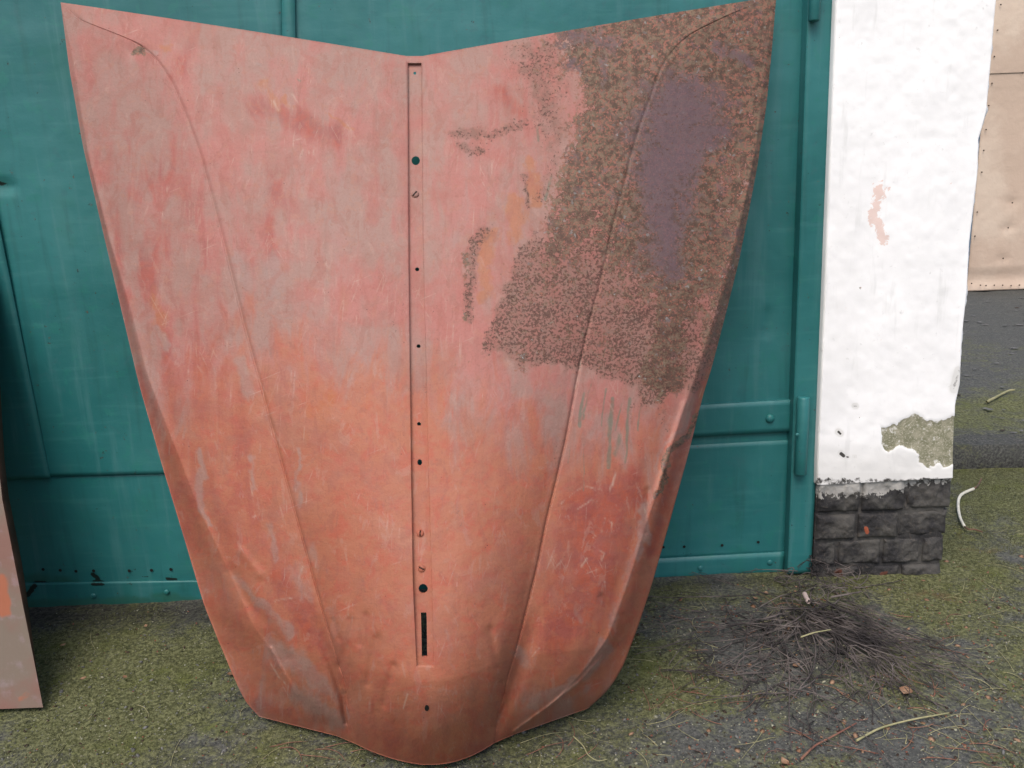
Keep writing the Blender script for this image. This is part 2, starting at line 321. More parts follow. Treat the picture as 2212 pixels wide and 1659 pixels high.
# ------------------------------------------------------------------ ground
def axis(lo, a, b, hi, step):
    mid = np.arange(a, b, step); L = a - np.geomspace(step, a - lo, 26)[::-1]; H = b + np.geomspace(step, hi - b, 26)
    return np.concatenate([L, mid, H])
gx = axis(-70, -1.5, 2.3, 70, .0075); gy = axis(-70, .9, 3.1, 90, .0075)
GX, GYY = np.meshgrid(gx, gy, indexing='ij')
near = sm(0, .3, GX + 1.6)*sm(0, .3, 2.5 - GX)*sm(0, .3, GYY - .8)*sm(0, .3, 3.3 - GYY)
def ground_h(x, y):
    x = np.asarray(x, float); y = np.asarray(y, float)
    return .010*vnoise(x + 50, y + 50, .5, seed=3, octs=2) + .007*vnoise(x + 50, y + 50, .06, seed=4, octs=3) - .004
GZ = near*(ground_h(GX, GYY))
sh = GX.shape; idx = np.arange(GX.size).reshape(sh)
Q = np.stack([idx[:-1, :-1], idx[1:, :-1], idx[1:, 1:], idx[:-1, 1:]], -1).reshape(-1, 4)
P = np.stack([GX, GYY, GZ], -1).reshape(-1, 3)
ground = mesh_np('ground', P, Q, MG); tag(ground, kind='structure')
def moss_field(x, y):
    X, Y = proj(np.stack([x, y, np.zeros_like(x)], -1))
    s = vnoise(x + 40, y + 40, .22, seed=9, octs=4)
    m_ = .60 + 1.1*s
    m_ += .25*sm(700, 400, X)*sm(1330, 1400, Y)
    m_ += .35*np.exp(-(((X - 220)/170)**2 + ((Y - 1560)/70)**2))
    m_ += .30*np.exp(-(((X - 1420)/120)**2 + ((Y - 1480)/110)**2))
    m_ += .12*sm(1880, 2000, X)*sm(1560, 1400, Y) 
    m_ -= .45*np.exp(-(((X - 1700)/260)**2 + ((Y - 1360)/90)**2))
    m_ -= .25*np.exp(-(((X - 1650)/300)**2 + ((Y - 1600)/70)**2))
    m_ -= .30*np.exp(-(((X - 120)/140)**2 + ((Y - 1345)/30)**2))
    return np.clip(m_, 0, 1)
x_, y_ = P[:, 0], P[:, 1]; X, Y = proj(P)
dark = stroke(X, Y, [(40, 1330), (440, 1322)], 34)*1.0 + stroke(X, Y, [(1415, 1265), (1700, 1250)], 9)*.6 + .5*np.exp(-(((X - 1740)/130)**2 + ((Y - 1340)/70)**2))  # strokes paint shade along the gate foot; the blob is dirt under the twigs
redm = .5*np.exp(-(((X - 1990)/170)**2 + ((Y - 1290)/30)**2)) + .3*np.exp(-(((X - 2120)/90)**2 + ((Y - 1220)/60)**2)) + .25*sm(.05, .25, vnoise(x_ + 9, y_ + 9, .15, seed=12))
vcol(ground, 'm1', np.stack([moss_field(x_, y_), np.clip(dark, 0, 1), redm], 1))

# raised pavement behind the pillar, with its concrete edge
ST = 0.079
def slab(name, x0, x1, y0, y1, z0, z1, mat, nx=60, ny=40, amp=.004, **k):
    xs = np.linspace(x0, x1, nx); ys = np.linspace(y0, y1, ny); A, B = np.meshgrid(xs, ys, indexing='ij')
    Z = z1 + amp*2*vnoise(A + 20, B + 20, .12, seed=21)
    Pt = np.stack([A, B, Z], -1)
    fr = np.stack([xs, np.full(nx, y0), np.full(nx, z0)], -1)
    V = np.concatenate([Pt.reshape(-1, 3), fr]); i = np.arange(nx*ny).reshape(nx, ny)
    q = np.stack([i[:-1, :-1], i[1:, :-1], i[1:, 1:], i[:-1, 1:]], -1).reshape(-1, 4)
    b = nx*ny + np.arange(nx); q2 = np.stack([b[:-1], b[1:], i[1:, 0], i[:-1, 0]], -1)
    o = mesh_np(name, V, np.concatenate([q, q2]), mat, smooth=False)
    return o, V
pav, V = slab('pavement', .95, 6, 2.79, 8.5, -.02, ST, MG, 260, 240, .010)
mo = np.clip(.35 + 1.1*vnoise(V[:, 0] + 4, V[:, 1] + 4, .35, seed=31, octs=4) + .35*np.exp(-((V[:, 1] - 3.15)/.3)**2) - .35*sm(3.6, 5.2, V[:, 1]), 0, 1)
vcol(pav, 'm1', np.stack([mo, .35*sm(5.9, 6.25, V[:, 1]), 0*mo], 1)); tag(pav, kind='structure')  # second channel paints a band of shade along the fence foot
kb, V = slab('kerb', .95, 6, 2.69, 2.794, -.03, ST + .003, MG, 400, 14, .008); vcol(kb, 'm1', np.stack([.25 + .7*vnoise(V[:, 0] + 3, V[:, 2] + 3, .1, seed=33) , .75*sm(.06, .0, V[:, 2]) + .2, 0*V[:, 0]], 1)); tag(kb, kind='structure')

# ------------------------------------------------------------------ gate
def gate_sheet(name, corners, off, mat, parent, th=.004, step=.012, dents=(), chips_shade=(), dirt=(), wob=.0012, seed=1, label=None):
    """corners: px TL, TR, BR, BL on the gate plane -> a real sheet with returned edges"""
    c = on_gate(np.array([p[0] for p in corners], float), np.array([p[1] for p in corners], float), off)
    wd = np.linalg.norm(c[1] - c[0]); ht = np.linalg.norm(c[3] - c[0])
    nx = max(2, int(wd/step)); ny = max(2, int(ht/step))
    s, t = np.meshgrid(np.linspace(0, 1, nx + 1), np.linspace(0, 1, ny + 1), indexing='ij')
    Pt = (c[0]*((1 - s)*(1 - t))[..., None] + c[1]*(s*(1 - t))[..., None] + c[2]*(s*t)[..., None] + c[3]*((1 - s)*t)[..., None])
    X, Y = proj(Pt)
    o = wob*2*vnoise(Pt[..., 0] + 10, Pt[..., 2] + 10, .35, seed=seed, octs=2)
    for pts, w_, dd in dents: o = o - dd*stroke(X, Y, pts, w_)
    Pt[..., 1] -= o
    n1, n2 = s.shape; F = Pt.reshape(-1, 3)
    i = np.arange(n1*n2).reshape(n1, n2)
    q = np.stack([i[:-1, :-1], i[:-1, 1:], i[1:, 1:], i[1:, :-1]], -1).reshape(-1, 4)
    ring = np.concatenate([i[:, 0], i[-1, 1:], i[-2::-1, -1], i[0, -2:0:-1]])
    Bk = F[ring].copy(); Bk[:, 1] += th; b = len(F) + np.arange(len(ring))
    q2 = np.stack([ring, np.roll(ring, -1), np.roll(b, -1), b], -1)
    ob = mesh_np(name, np.concatenate([F, Bk]), np.concatenate([q, q2]), mat, parent, smooth=False)
    ob.data.polygons.foreach_set('use_smooth', np.concatenate([np.ones(len(q), bool), np.zeros(len(q2), bool)]))
    XX, YY = proj(np.concatenate([F, Bk])); ch = np.zeros(XX.shape); di = np.zeros(XX.shape)
    for pts, w_ in chips_shade: ch = np.maximum(ch, stroke(XX, YY, pts, w_))
    for pts, w_, a in dirt: di = np.maximum(di, a*stroke(XX, YY, pts, w_))
    vcol(ob, 'm1', np.stack([0*ch, ch, di], 1))
    if label: ob['label'] = label
    return ob
def dome(name, x, y, rpx, off, mat, parent, h=.5, seg=12, slot=None, flat=False):
    """bolt or rivet head on the gate plane"""
    c = on_gate(np.array(float(x)), np.array(float(y)), off); e = on_gate(np.array(float(x + rpx)), np.array(float(y)), off)
    r = np.linalg.norm(e - c); bm = bmesh.new()
    rings = [(1, 0), (.92, .45), (.6, .85), (.0, 1)] if not flat else [(1, 0), (.96, .2), (0, .2)]
    prev = None; hh = r*h
    for k, (a, b) in enumerate(rings):
        if a == 0: cur = [bm.verts.new((c[0], c[1] - hh*b, c[2]))]
        else: cur = [bm.verts.new((c[0] + r*a*math.cos(2*math.pi*j/seg), c[1] - hh*b, c[2] + r*a*math.sin(2*math.pi*j/seg))) for j in range(seg)]
        if prev:
            for j in range(seg):
                if len(cur) == 1: bm.faces.new((prev[j], prev[(j + 1) % seg], cur[0]))
                else: bm.faces.new((prev[j], prev[(j + 1) % seg], cur[(j + 1) % seg], cur[j]))
        prev = cur
    o = bm_out(name, bm, mat, parent, not flat)
    vcol(o, 'm1', np.zeros((len(o.data.vertices), 3))); return o
gl = empty('gate_leaf', tuple(on_gate(np.array(60.), np.array(1310.))))
tag(gl, 'left leaf of the teal metal gate, dark rivet holes above its chipped bottom strip', 'gate leaf', 'leaves of the teal gate')
gate_sheet('upper_sheet', [(-420, -700), (606, -700), (622, 1018), (-420, 1042)], .004, MT, gl, seed=2, wob=.003,
           dents=[([(-20, 400), (22, 402)], 12, .010), ([(-10, 430), (20, 760)], 30, .006), ([(60, 100), (120, 600)], 60, -.004)], chips_shade=[([(-5, 398), (16, 400)], 4)])  # the dark stroke here paints the shade inside the dent
gate_sheet('side_sheet', [(-420, 300), (-40, 300), (109, 1034), (-420, 1047)], .0065, MT, gl, th=.003, seed=3, wob=.0015)
gate_sheet('lower_sheet', [(-420, 1046), (700, 1012), (700, 1262), (-420, 1272)], -.001, MT, gl, seed=4, step=.006, wob=.002,
           chips_shade=[([(200, 1240), (212, 1250)], 5), ([(205, 1257), (222, 1259)], 5), ([(362, 1251), (382, 1253)], 4), ([(345, 1258), (385, 1256)], 2), ([(305, 1247), (322, 1247)], 2), ([(95, 1262), (78, 1262)], 8)],
           dirt=[([(60, 1250), (160, 1262)], 25, .8)])
gate_sheet('bottom_strip', [(-420, 1268), (720, 1250), (720, 1300), (-420, 1326)], .004, MT, gl, seed=5, step=.006,
           dirt=[([(0, 1305), (440, 1300)], 16, .75), ([(330, 1290), (380, 1290)], 14, .6)], chips_shade=[([(200, 1262), (222, 1262)], 4), ([(75, 1265), (60, 1285)], 6)])
for x, y in [(202, 1287), (360, 1279)]: dome('bolt_head', x, y, 6, .006, MT, gl)
for x, y in [(93, 1230), (130, 1232), (164, 1234), (202, 1233), (279, 1233), (327, 1232), (369, 1230)]:
    dome('rivet_hole', x, y, 3.6, .0018, MHOLE, gl, .12, 9, flat=True)
gr = empty('gate_leaf', tuple(on_gate(np.array(1000.), np.array(1260.))))
tag(gr, 'right leaf of the teal metal gate, hung on a strap hinge beside the pillar', 'gate leaf', 'leaves of the teal gate')
gate_sheet('main_sheet', [(608, -700), (1766, -700), (1711, 958), (628, 1020)], .000, MT, gr, seed=6, wob=.003,
           dents=[([(1659, 675), (1656, 722)], 9, .006), ([(1640, 60), (1600, 560)], 50, .003)], chips_shade=[])
gate_sheet('cover_strip', [(601, -700), (631, -700), (640, 300), (612, 300)], .008, MT, gr, th=.006, seed=7)
gate_sheet('lower_sheet', [(700, 1004), (1709, 950), (1696, 1196), (700, 1240)], .003, MT, gr, seed=8, wob=.0015, th=.005)
gate_sheet('bottom_strip', [(700, 1246), (1695, 1192), (1690, 1241), (700, 1292)], .007, MT, gr, th=.007, seed=9, dirt=[([(1600, 1238), (1690, 1234)], 7, .7)])
for x, y in [(1513, 1227), (1663, 1215)]: dome('bolt_head', x, y, 6, .008, MT, gr)
for x, y in [(1433, 1182), (1478, 1181), (1560, 1178), (1638, 1171)]: dome('rivet_hole', x, y, 3.2, .0055, MHOLE, gr, .12, 9, flat=True)
st = gate_sheet('hinge_strap', [(1100, 900), (1717, 863), (1714, 932), (1100, 968)], .010, MT, gr, th=.012, seed=10, wob=.0008)
b_ = dome('bolt_head', 1663, 904, 10, .010, MT, gr, .7, 8)
b_.parent = st; b_.matrix_parent_inverse = Matrix.Identity(4)
# post and hinge barrels
gp = empty('gate_post', tuple(on_gate(np.array(1725.), np.array(1238.))))
tag(gp, 'teal steel post between the gate leaf and the white pillar', 'gate post')
gate_sheet('post_face', [(1770, -700), (1850, -700), (1752, 1238), (1701, 1240)], .034, MT, gp, th=.09, seed=11, wob=.001)
def barrel(x0, x1, y0, y1, parent):
    c0 = on_gate(np.array((x0 + x1)/2 + 5.), np.array(float(y0)), .048); c1 = on_gate(np.array((x0 + x1)/2 - 1.), np.array(float(y1)), .048)
    r = np.linalg.norm(on_gate(np.array(float(x1)), np.array(float(y0)), .022) - on_gate(np.array(float(x0)), np.array(float(y0)), .022))/2
    c1 = np.array([c0[0] - .001, c0[1], c1[2]]); bm = bmesh.new(); prev = None; seg = 20
    for (zz, rr) in [(c0[2], .0), (c0[2], r*.85), (c0[2] - .003, r), (c1[2] + .003, r), (c1[2], r*.85), (c1[2], .0)]:
        cur = [bm.verts.new((c0[0] + rr*math.cos(a*2*math.pi/seg), c0[1] + rr*math.sin(a*2*math.pi/seg), zz)) for a in range(seg)]
        if prev:
            for j in range(seg): bm.faces.new((prev[j], prev[(j + 1) % seg], cur[(j + 1) % seg], cur[j]))
        prev = cur
    bmesh.ops.remove_doubles(bm, verts=bm.verts, dist=1e-5)
    o = bm_out('hinge_barrel', bm, MT, parent, True); vcol(o, 'm1', np.zeros((len(o.data.vertices), 3))); return o
barrel(1718, 1744, 857, 1024, gp); barrel(1748, 1773, -120, 46, gp)
dome('weld_bead', 1722, 939, 4, .062, MT, gp, .6)

# ------------------------------------------------------------------ bonnet
Ledge = [(131, 5), (150, 150), (180, 320), (220, 490), (260, 660), (300, 829), (350, 1005), (400, 1170), (440, 1305), (470, 1380), (508, 1470), (532, 1520), (560, 1548)]
Redge = [(1677, -8), (1668, 100), (1656, 225), (1636, 360), (1616, 465), (1596, 565), (1566, 685), (1536, 800), (1521, 845), (1486, 985), (1446, 1130), (1406, 1270), (1376, 1360), (1346, 1440), (1316, 1490), (1271, 1530)]
LL2 = [(131.5, 5), (156, 120), (192, 330), (238, 520), (280, 660), (318, 810), (352, 900), (392, 1000), (430, 1100), (478, 1200), (520, 1290), (545, 1350), (590, 1410), (640, 1490), (690, 1545), (728, 1590)]
RL2 = [(1676, -8), (1650, 160), (1628, 330), (1600, 465), (1572, 585), (1538, 700), (1510, 790), (1488, 850), (1452, 960), (1420, 1060), (1396, 1130), (1372, 1210), (1345, 1290), (1312, 1380), (1268, 1440), (1195, 1520), (1115, 1585)]
LCR = [(132, 5), (170, 44), (225, 64), (280, 85), (310, 100), (340, 130), (370, 175), (400, 245), (430, 325), (455, 415), (480, 510), (500, 590), (530, 710), (562, 825), (585, 910), (605, 985), (635, 1095), (670, 1220), (700, 1330), (720, 1395), (745, 1475), (752, 1515), (752, 1555), (770, 1608)]
RCR = [(1675, -8), (1661, -2), (1581, 30), (1496, 70), (1456, 105), (1426, 150), (1406, 210), (1386, 260), (1366, 325), (1351, 390), (1331, 460), (1311, 545), (1296, 615), (1281, 665), (1261, 750), (1246, 820), (1241, 850), (1221, 955), (1201, 1040), (1181, 1120), (1161, 1220), (1136, 1320), (1116, 1400), (1100, 1450), (1088, 1500), (1075, 1548), (1068, 1605)]
SL = [(878, 121), (881, 136), (883, 560), (884, 660), (888, 1000), (892, 1266), (900, 1440), (912, 1652)]
SR = [(912, 121), (910, 136), (913, 500), (917, 660), (925, 1000), (933, 1266), (937, 1440), (930, 1652)]
cols = [(-1., Ledge), (-.86, LL2), (-.5, LCR), (-.02, SL), (.02, SR), (.5, RCR), (.86, RL2), (1., Redge)]
def smooth_poly(pts, n=900):              # resample by y fraction and soften the corners of the traced polyline
    p = np.array(pts, float); t = np.linspace(p[0, 1], p[-1, 1], n); x = np.interp(t, p[:, 1], p[:, 0])
    k = np.hanning(41); k /= k.sum(); lead = np.linspace(0, 0, 20)
    xp = np.concatenate([2*x[0] - x[20:0:-1], x, 2*x[-1] - x[-2:-22:-1]]); xs = np.convolve(xp, k, 'valid')
    a = np.clip(np.arange(n)/60., 0, 1); return t, xs*a + x*(1 - a)
CC = [(u, ) + smooth_poly(p) for u, p in cols]
def surf_px(u, v):
    """u in [-1,1], v in [0,1] arrays -> traced image position"""
    U = np.array([c[0] for c in CC]); X = np.zeros(u.shape); Y = np.zeros(u.shape)
    vi = v*(len(CC[0][1]) - 1)
    cx = [np.interp(vi, np.arange(len(c[1])), c[2]) for c in CC]; cy = [np.interp(vi, np.arange(len(c[1])), c[1]) for c in CC]
    for k in range(len(U) - 1):
        mk = (u >= U[k]) & (u <= U[k + 1]); s = (u - U[k])/(U[k + 1] - U[k])
        x = cx[k]*(1 - s) + cx[k + 1]*s; y = cy[k]*(1 - s) + cy[k + 1]*s
        if k in (2, 4): y = y - (1 - v)**6*4*s*(1 - s)*2 + v**8*4*s*(1 - s)*(7 if k == 2 else 12)
        X = np.where(mk, x, X); Y = np.where(mk, y, Y)
    return X, Y
GYc = GY
def surf_Y(u, v, X, Y):
    xc = np.interp(v, [0, 1], [895, 922]); xl = interp(Ledge, Y); xr = interp(Redge, Y)
    w_ = np.clip(np.where(X < xc, (xc - X)/np.maximum(xc - xl, 1), (X - xc)/np.maximum(xr - xc, 1)), 0, 1)
    au = np.abs(u)
    top = GYc - .035 - .15*(1 - w_**2.0)
    xh, yh = surf_px(u, np.ones_like(v)); dh = rays(xh, yh); hem = dh[..., 1]*(.012 - CAMH)/dh[..., 2]
    ov = .058 + .036*np.clip(1 - (au/.5)**2, 0, 1) - .03*sm(.8, 1, au)         # how far the face stands out over its hem
    va = .885
    t = np.clip(v/va, 0, 1); g = 1 - (1 - t)**1.3
    y = top*(1 - g) + (hem - ov)*g
    c = np.clip((v - va)/(1 - va), 0, 1); y += ov*c**2.3
    y -= .020*np.sin(np.pi*np.clip(v, 0, 1))*(1 - w_)
    fd = 1 - sm(.86, 1, v)
    # side wings fall back behind the crease; the valley and rolled flange outside it
    wing = np.clip((au - .5)/.36, 0, 1); fl = np.clip((au - .86)/.14, 0, 1)
    y += .022*wing**1.3*sm(0, .2, v)*fd
    y += (-.006*np.exp(-((au - .90)/.035)**2)*sm(.05, .3, v) + .007*np.exp(-((au - .83)/.05)**2)*sm(.05, .3, v))*fd
    y += .018*fl*sm(.05, .5, v)*fd
    # pressed crease: sharp little groove, raised shoulder on the inside
    cr = au - .5
    y += .0032*np.exp(-(cr/.0045)**2)*sm(.0, .03, v)*sm(1., .95, v) - .0009*np.exp(-((cr + .012)/.012)**2)
    y += .020*sm(.80, .95, v)*np.exp(-((au - .535)/.04)**2)*sm(1.02, .9, v)
    y -= .006*sm(.74, .88, v)*sm(1, .9, v)*np.exp(-((au - .40)/.07)**2)
    return y
DENT = [([(757, 1340), (748, 1400), (735, 1440)], 9, .004), ([(790, 1330), (778, 1390)], 8, .003), ([(815, 1380), (800, 1440), (795, 1475)], 10, .0045),
        ([(850, 1440), (835, 1490), (830, 1520)], 9, .004), ([(1060, 1360), (1075, 1440)], 9, .003), ([(720, 1340), (732, 1380)], 6, .003),
        ([(500, 1235), (530, 1290), (580, 1350), (620, 1420)], 14, .005), ([(690, 1560), (740, 1580)], 16, .006), ([(745, 1500), (748, 1560)], 7, .006),
        ([(1085, 1475), (1090, 1520), (1070, 1570)], 6, .006), ([(300, 105), (290, 112)], 16, .006), ([(1100, 200), (1108, 225)], 12, .003),
        ([(1300, 1290), (1322, 1330), (1340, 1370)], 8, .004), ([(1400, 1060), (1395, 1150)], 7, .003), ([(1345, 1330), (1330, 1400), (1290, 1430)], 7, .003),
        ([(1000, 1560), (925, 1585)], 30, -.003), ([(600, 1100), (560, 1250)], 30, .002), ([(375, 560), (395, 720)], 35, .002)]
RIDGE = [([(640, 1500), (600, 1430), (585, 1400)], 4, .004), ([(520, 1190), (560, 1240)], 10, .003), ([(1300, 1420), (1255, 1470), (1180, 1530), (1110, 1580)], 4, .005),
         ([(1480, 870), (1440, 990), (1420, 1060)], 6, .004), ([(906, 1450), (914, 1520), (922, 1640)], 5, .0018), ([(870, 1460), (850, 1540)], 20, .002)]
def surf(u, v, off=0.0):
    X, Y = surf_px(u, v); y = surf_Y(u, v, X, Y)
    for p, w_, d in DENT: y = y + d*stroke(X, Y, p, w_)
    for p, w_, d in RIDGE: y = y - d*stroke(X, Y, p, w_)
    y = y + .006*vnoise(X, Y, 210, 320, seed=41, octs=2) + .0025*vnoise(X, Y, 60, 110, seed=42, octs=2)*sm(.3, .8, v)
    y = y + off
    P = on_y(X, Y, y); return P, X, Y
us = np.concatenate([np.linspace(-1, -.9, 16), np.linspace(-.9, -.78, 26)[1:], np.linspace(-.78, -.53, 60)[1:], np.linspace(-.53, -.47, 28)[1:], np.linspace(-.47, -.02, 130)[1:]])
us = np.concatenate([us, -us[::-1]])       # -.02 and +.02 both present, the channel lies between them
NU = len(us); NH = NU//2
v1, v2 = 0.0100, 0.862
vs_ = np.concatenate([np.linspace(0, v1, 4), np.linspace(v1, v2, 400)[1:], np.linspace(v2, 1, 90)[1:]])
r2 = int(np.argmin(abs(vs_ - v2))); r1 = 3
UU, VV = np.meshgrid(us, vs_, indexing='ij'); P, X, Y = surf(UU, VV)
n1, n2 = UU.shape; i = np.arange(n1*n2).reshape(n1, n2)
q = np.stack([i[:-1, :-1], i[:-1, 1:], i[1:, 1:], i[1:, :-1]], -1)
keep = np.ones(q.shape[:2], bool); keep[NH - 1, r1:r2] = False
q = q[keep]
Vs = [P.reshape(-1, 3)]; Qs = [q]; nv = n1*n2; XS = [X.ravel()]; YS = [Y.ravel()]; UVs = [(UU.ravel(), VV.ravel())]
def lip(ring, dvec):                       # folded return flange behind an edge
    global nv
    base = Vs[0][ring]; a = base + np.array(dvec); b = nv + np.arange(len(ring)); nv += len(ring)
    Vs.append(a); XS.append(XS[0][ring]); YS.append(YS[0][ring]); Qs.append(np.stack([ring[:-1], ring[1:], b[1:], b[:-1]], -1))
lip(i[0, :], (.004, .022, 0)); lip(i[-1, :], (-.004, .022, 0)); lip(i[:, 0], (0, .012, -.003)); lip(i[:, -1], (0, .05, .004))
wall = np.concatenate([i[NH - 1, r1:r2 + 1], i[NH, r1:r2 + 1][::-1], i[NH - 1, r1:r1 + 1]]); lip(wall, (0, .0092, 0))
bonnet = empty('car_bonnet', (0.0, 1.35, 0.0))
tag(bonnet, 'large old car bonnet in patchy red primer and rust, leaning upright on the teal gate', 'car bonnet')
V = np.concatenate(Vs); XA = np.concatenate(XS); YA = np.concatenate(YS)
V[:, 2] = np.maximum(V[:, 2], .0005)
skin = mesh_np('bonnet_skin', V, np.concatenate(Qs), MB, bonnet)
def masks(X, Y):
    Z = np.zeros(X.shape); X0_, Y0_ = X, Y
    X = X0_ + 46*vnoise(X0_, Y0_, 70, 90, seed=81, octs=3) + 14*vnoise(X0_, Y0_, 12, seed=83, octs=2); Y = Y0_ + 46*vnoise(X0_, Y0_, 60, 110, seed=82, octs=3) + 14*vnoise(X0_, Y0_, 12, seed=84, octs=2)
    mx = lambda *a: np.maximum.reduce(a)
    dense = [(1239, 28), (1212, 67), (1218, 135), (1242, 202), (1245, 270), (1239, 320), (1198, 371), (1185, 421), (1168, 455), (1164, 506), (1117, 538), (1094, 562), (1080, 636), (1063, 683), (1050, 710), (1036, 757),
             (1084, 764), (1111, 805), (1151, 798), (1191, 798), (1225, 815), (1252, 798), (1286, 825), (1336, 842), (1370, 838), (1380, 879), (1421, 889), (1454, 855), (1500, 840), (1560, 800), (1760, 400), (1760, -60), (1400, -60)]
    dn = poly(X, Y, dense, 20)
    dn2 = poly(X, Y, dense, 75)
    lo = poly(X, Y, [(1090, 530), (1290, 480), (1400, 620), (1560, 660), (1520, 940), (960, 940), (980, 700)], 110)
    band = sm(55, 15, np.abs(interp(Redge, Y) - 38 - X))*sm(100, 200, Y)          # paler primer band along the edge
    rust = mx(dn*(.46 + .18*lo), .46*dn2) - .15*dn*band*sm(500, 300, Y)
    rust = mx(rust, .60*poly(X, Y, [(1120, 60), (1240, 40), (1245, 300), (1190, 380), (1160, 330), (1100, 180), (1060, 150)], 70),
              .62*stroke(X, Y, [(985, 290), (1040, 280), (1130, 268)], 22), .60*stroke(X, Y, [(992, 318), (1035, 318)], 22), .60*stroke(X, Y, [(1128, 375), (1142, 440)], 12), .5*stroke(X, Y, [(1160, 250), (1190, 330), (1165, 420)], 30),
              .62*stroke(X, Y, [(1045, 500), (1030, 560), (1008, 640), (1012, 690)], 24), .30*stroke(X, Y, [(1055, 210), (1062, 240)], 18), .40*stroke(X, Y, [(1060, 460), (1055, 540)], 10),
              .50*stroke(X, Y, [(1425, 850), (1440, 930)], 14), .5*stroke(X, Y, [(1370, 870), (1378, 920)], 8), .5*stroke(X, Y, [(1392, 960), (1400, 985)], 9),
              .46*stroke(X, Y, [(1335, 1000), (1333, 1020)], 7), .36*stroke(X, Y, [(1330, 950), (1350, 1010)], 20),
              .52*stroke(X, Y, [(1222, 950), (1205, 1010), (1188, 1080)], 3.5), .40*stroke(X, Y, [(1185, 1090), (1140, 1290)], 2.5),
              .30*poly(X, Y, [(800, 560), (1000, 560), (1000, 1000), (820, 1000)], 60), .40*stroke(X, Y, [(872, 640), (882, 665)], 8),
              .44*stroke(X, Y, [(992, 1098), (996, 1102)], 8), .46*stroke(X, Y, [(1020, 1188), (1052, 1172)], 6), .42*stroke(X, Y, [(862, 968), (885, 972)], 8), .4*stroke(X, Y, [(935, 968), (945, 972)], 5),
              .44*stroke(X, Y, [(542, 140), (556, 140)], 7), .42*stroke(X, Y, [(978, 1360), (986, 1345)], 5), .40*stroke(X, Y, [(1420, 1170), (1400, 1250)], 9),
              .34*poly(X, Y, [(1470, 900), (1520, 860), (1440, 1160), (1400, 1180)], 15))
    brown = mx(.95*dn2*(1 - .62*lo)*(1 - .25*band*sm(60, 450, Y)), .35*stroke(X, Y, [(1175, 60), (1160, 160)], 20), .75*stroke(X, Y, [(1480, 600), (1450, 700), (1430, 830)], 55)*dn,
               .45*stroke(X, Y, [(1010, 560), (1000, 690)], 14), .75*stroke(X, Y, [(290, 106), (300, 100)], 11), .8*stroke(X, Y, [(1500, 880), (1455, 1000), (1420, 1085)], 10))
    purple = mx(poly(X, Y, [(1377, 185), (1474, 152), (1510, 150), (1555, 219), (1562, 303), (1522, 371), (1500, 438), (1480, 559), (1454, 609), (1400, 600), (1387, 505), (1353, 404), (1363, 320)], 80)*1.0,
                .7*stroke(X, Y, [(1230, 90), (1330, 90)], 30), .6*stroke(X, Y, [(1310, 120), (1300, 200)], 18), .7*stroke(X, Y, [(1560, 100), (1620, 130)], 22), .6*stroke(X, Y, [(1230, 130), (1240, 160)], 16),
                .6*stroke(X, Y, [(1380, 540), (1370, 620)], 18), .7*stroke(X, Y, [(1470, 0), (1560, -5)], 8))
    orange = mx(stroke(X, Y, [(1140, 350), (1155, 430)], 18), stroke(X, Y, [(1105, 430), (1120, 500)], 28), stroke(X, Y, [(1060, 500), (1048, 640)], 22), .8*stroke(X, Y, [(560, 190), (600, 240)], 16),
                .9*stroke(X, Y, [(615, 215), (640, 245)], 9), .8*stroke(X, Y, [(338, 92), (352, 96)], 10), .6*stroke(X, Y, [(340, 650), (330, 720)], 30), .5*stroke(X, Y, [(780, 780), (700, 900)], 60),
                .8*stroke(X, Y, [(700, 235), (765, 275)], 7), .6*stroke(X, Y, [(395, 60), (405, 75)], 9), .7*stroke(X, Y, [(1540, 760), (1500, 880)], 14), .8*stroke(X, Y, [(1530, 740), (1534, 760)], 9))
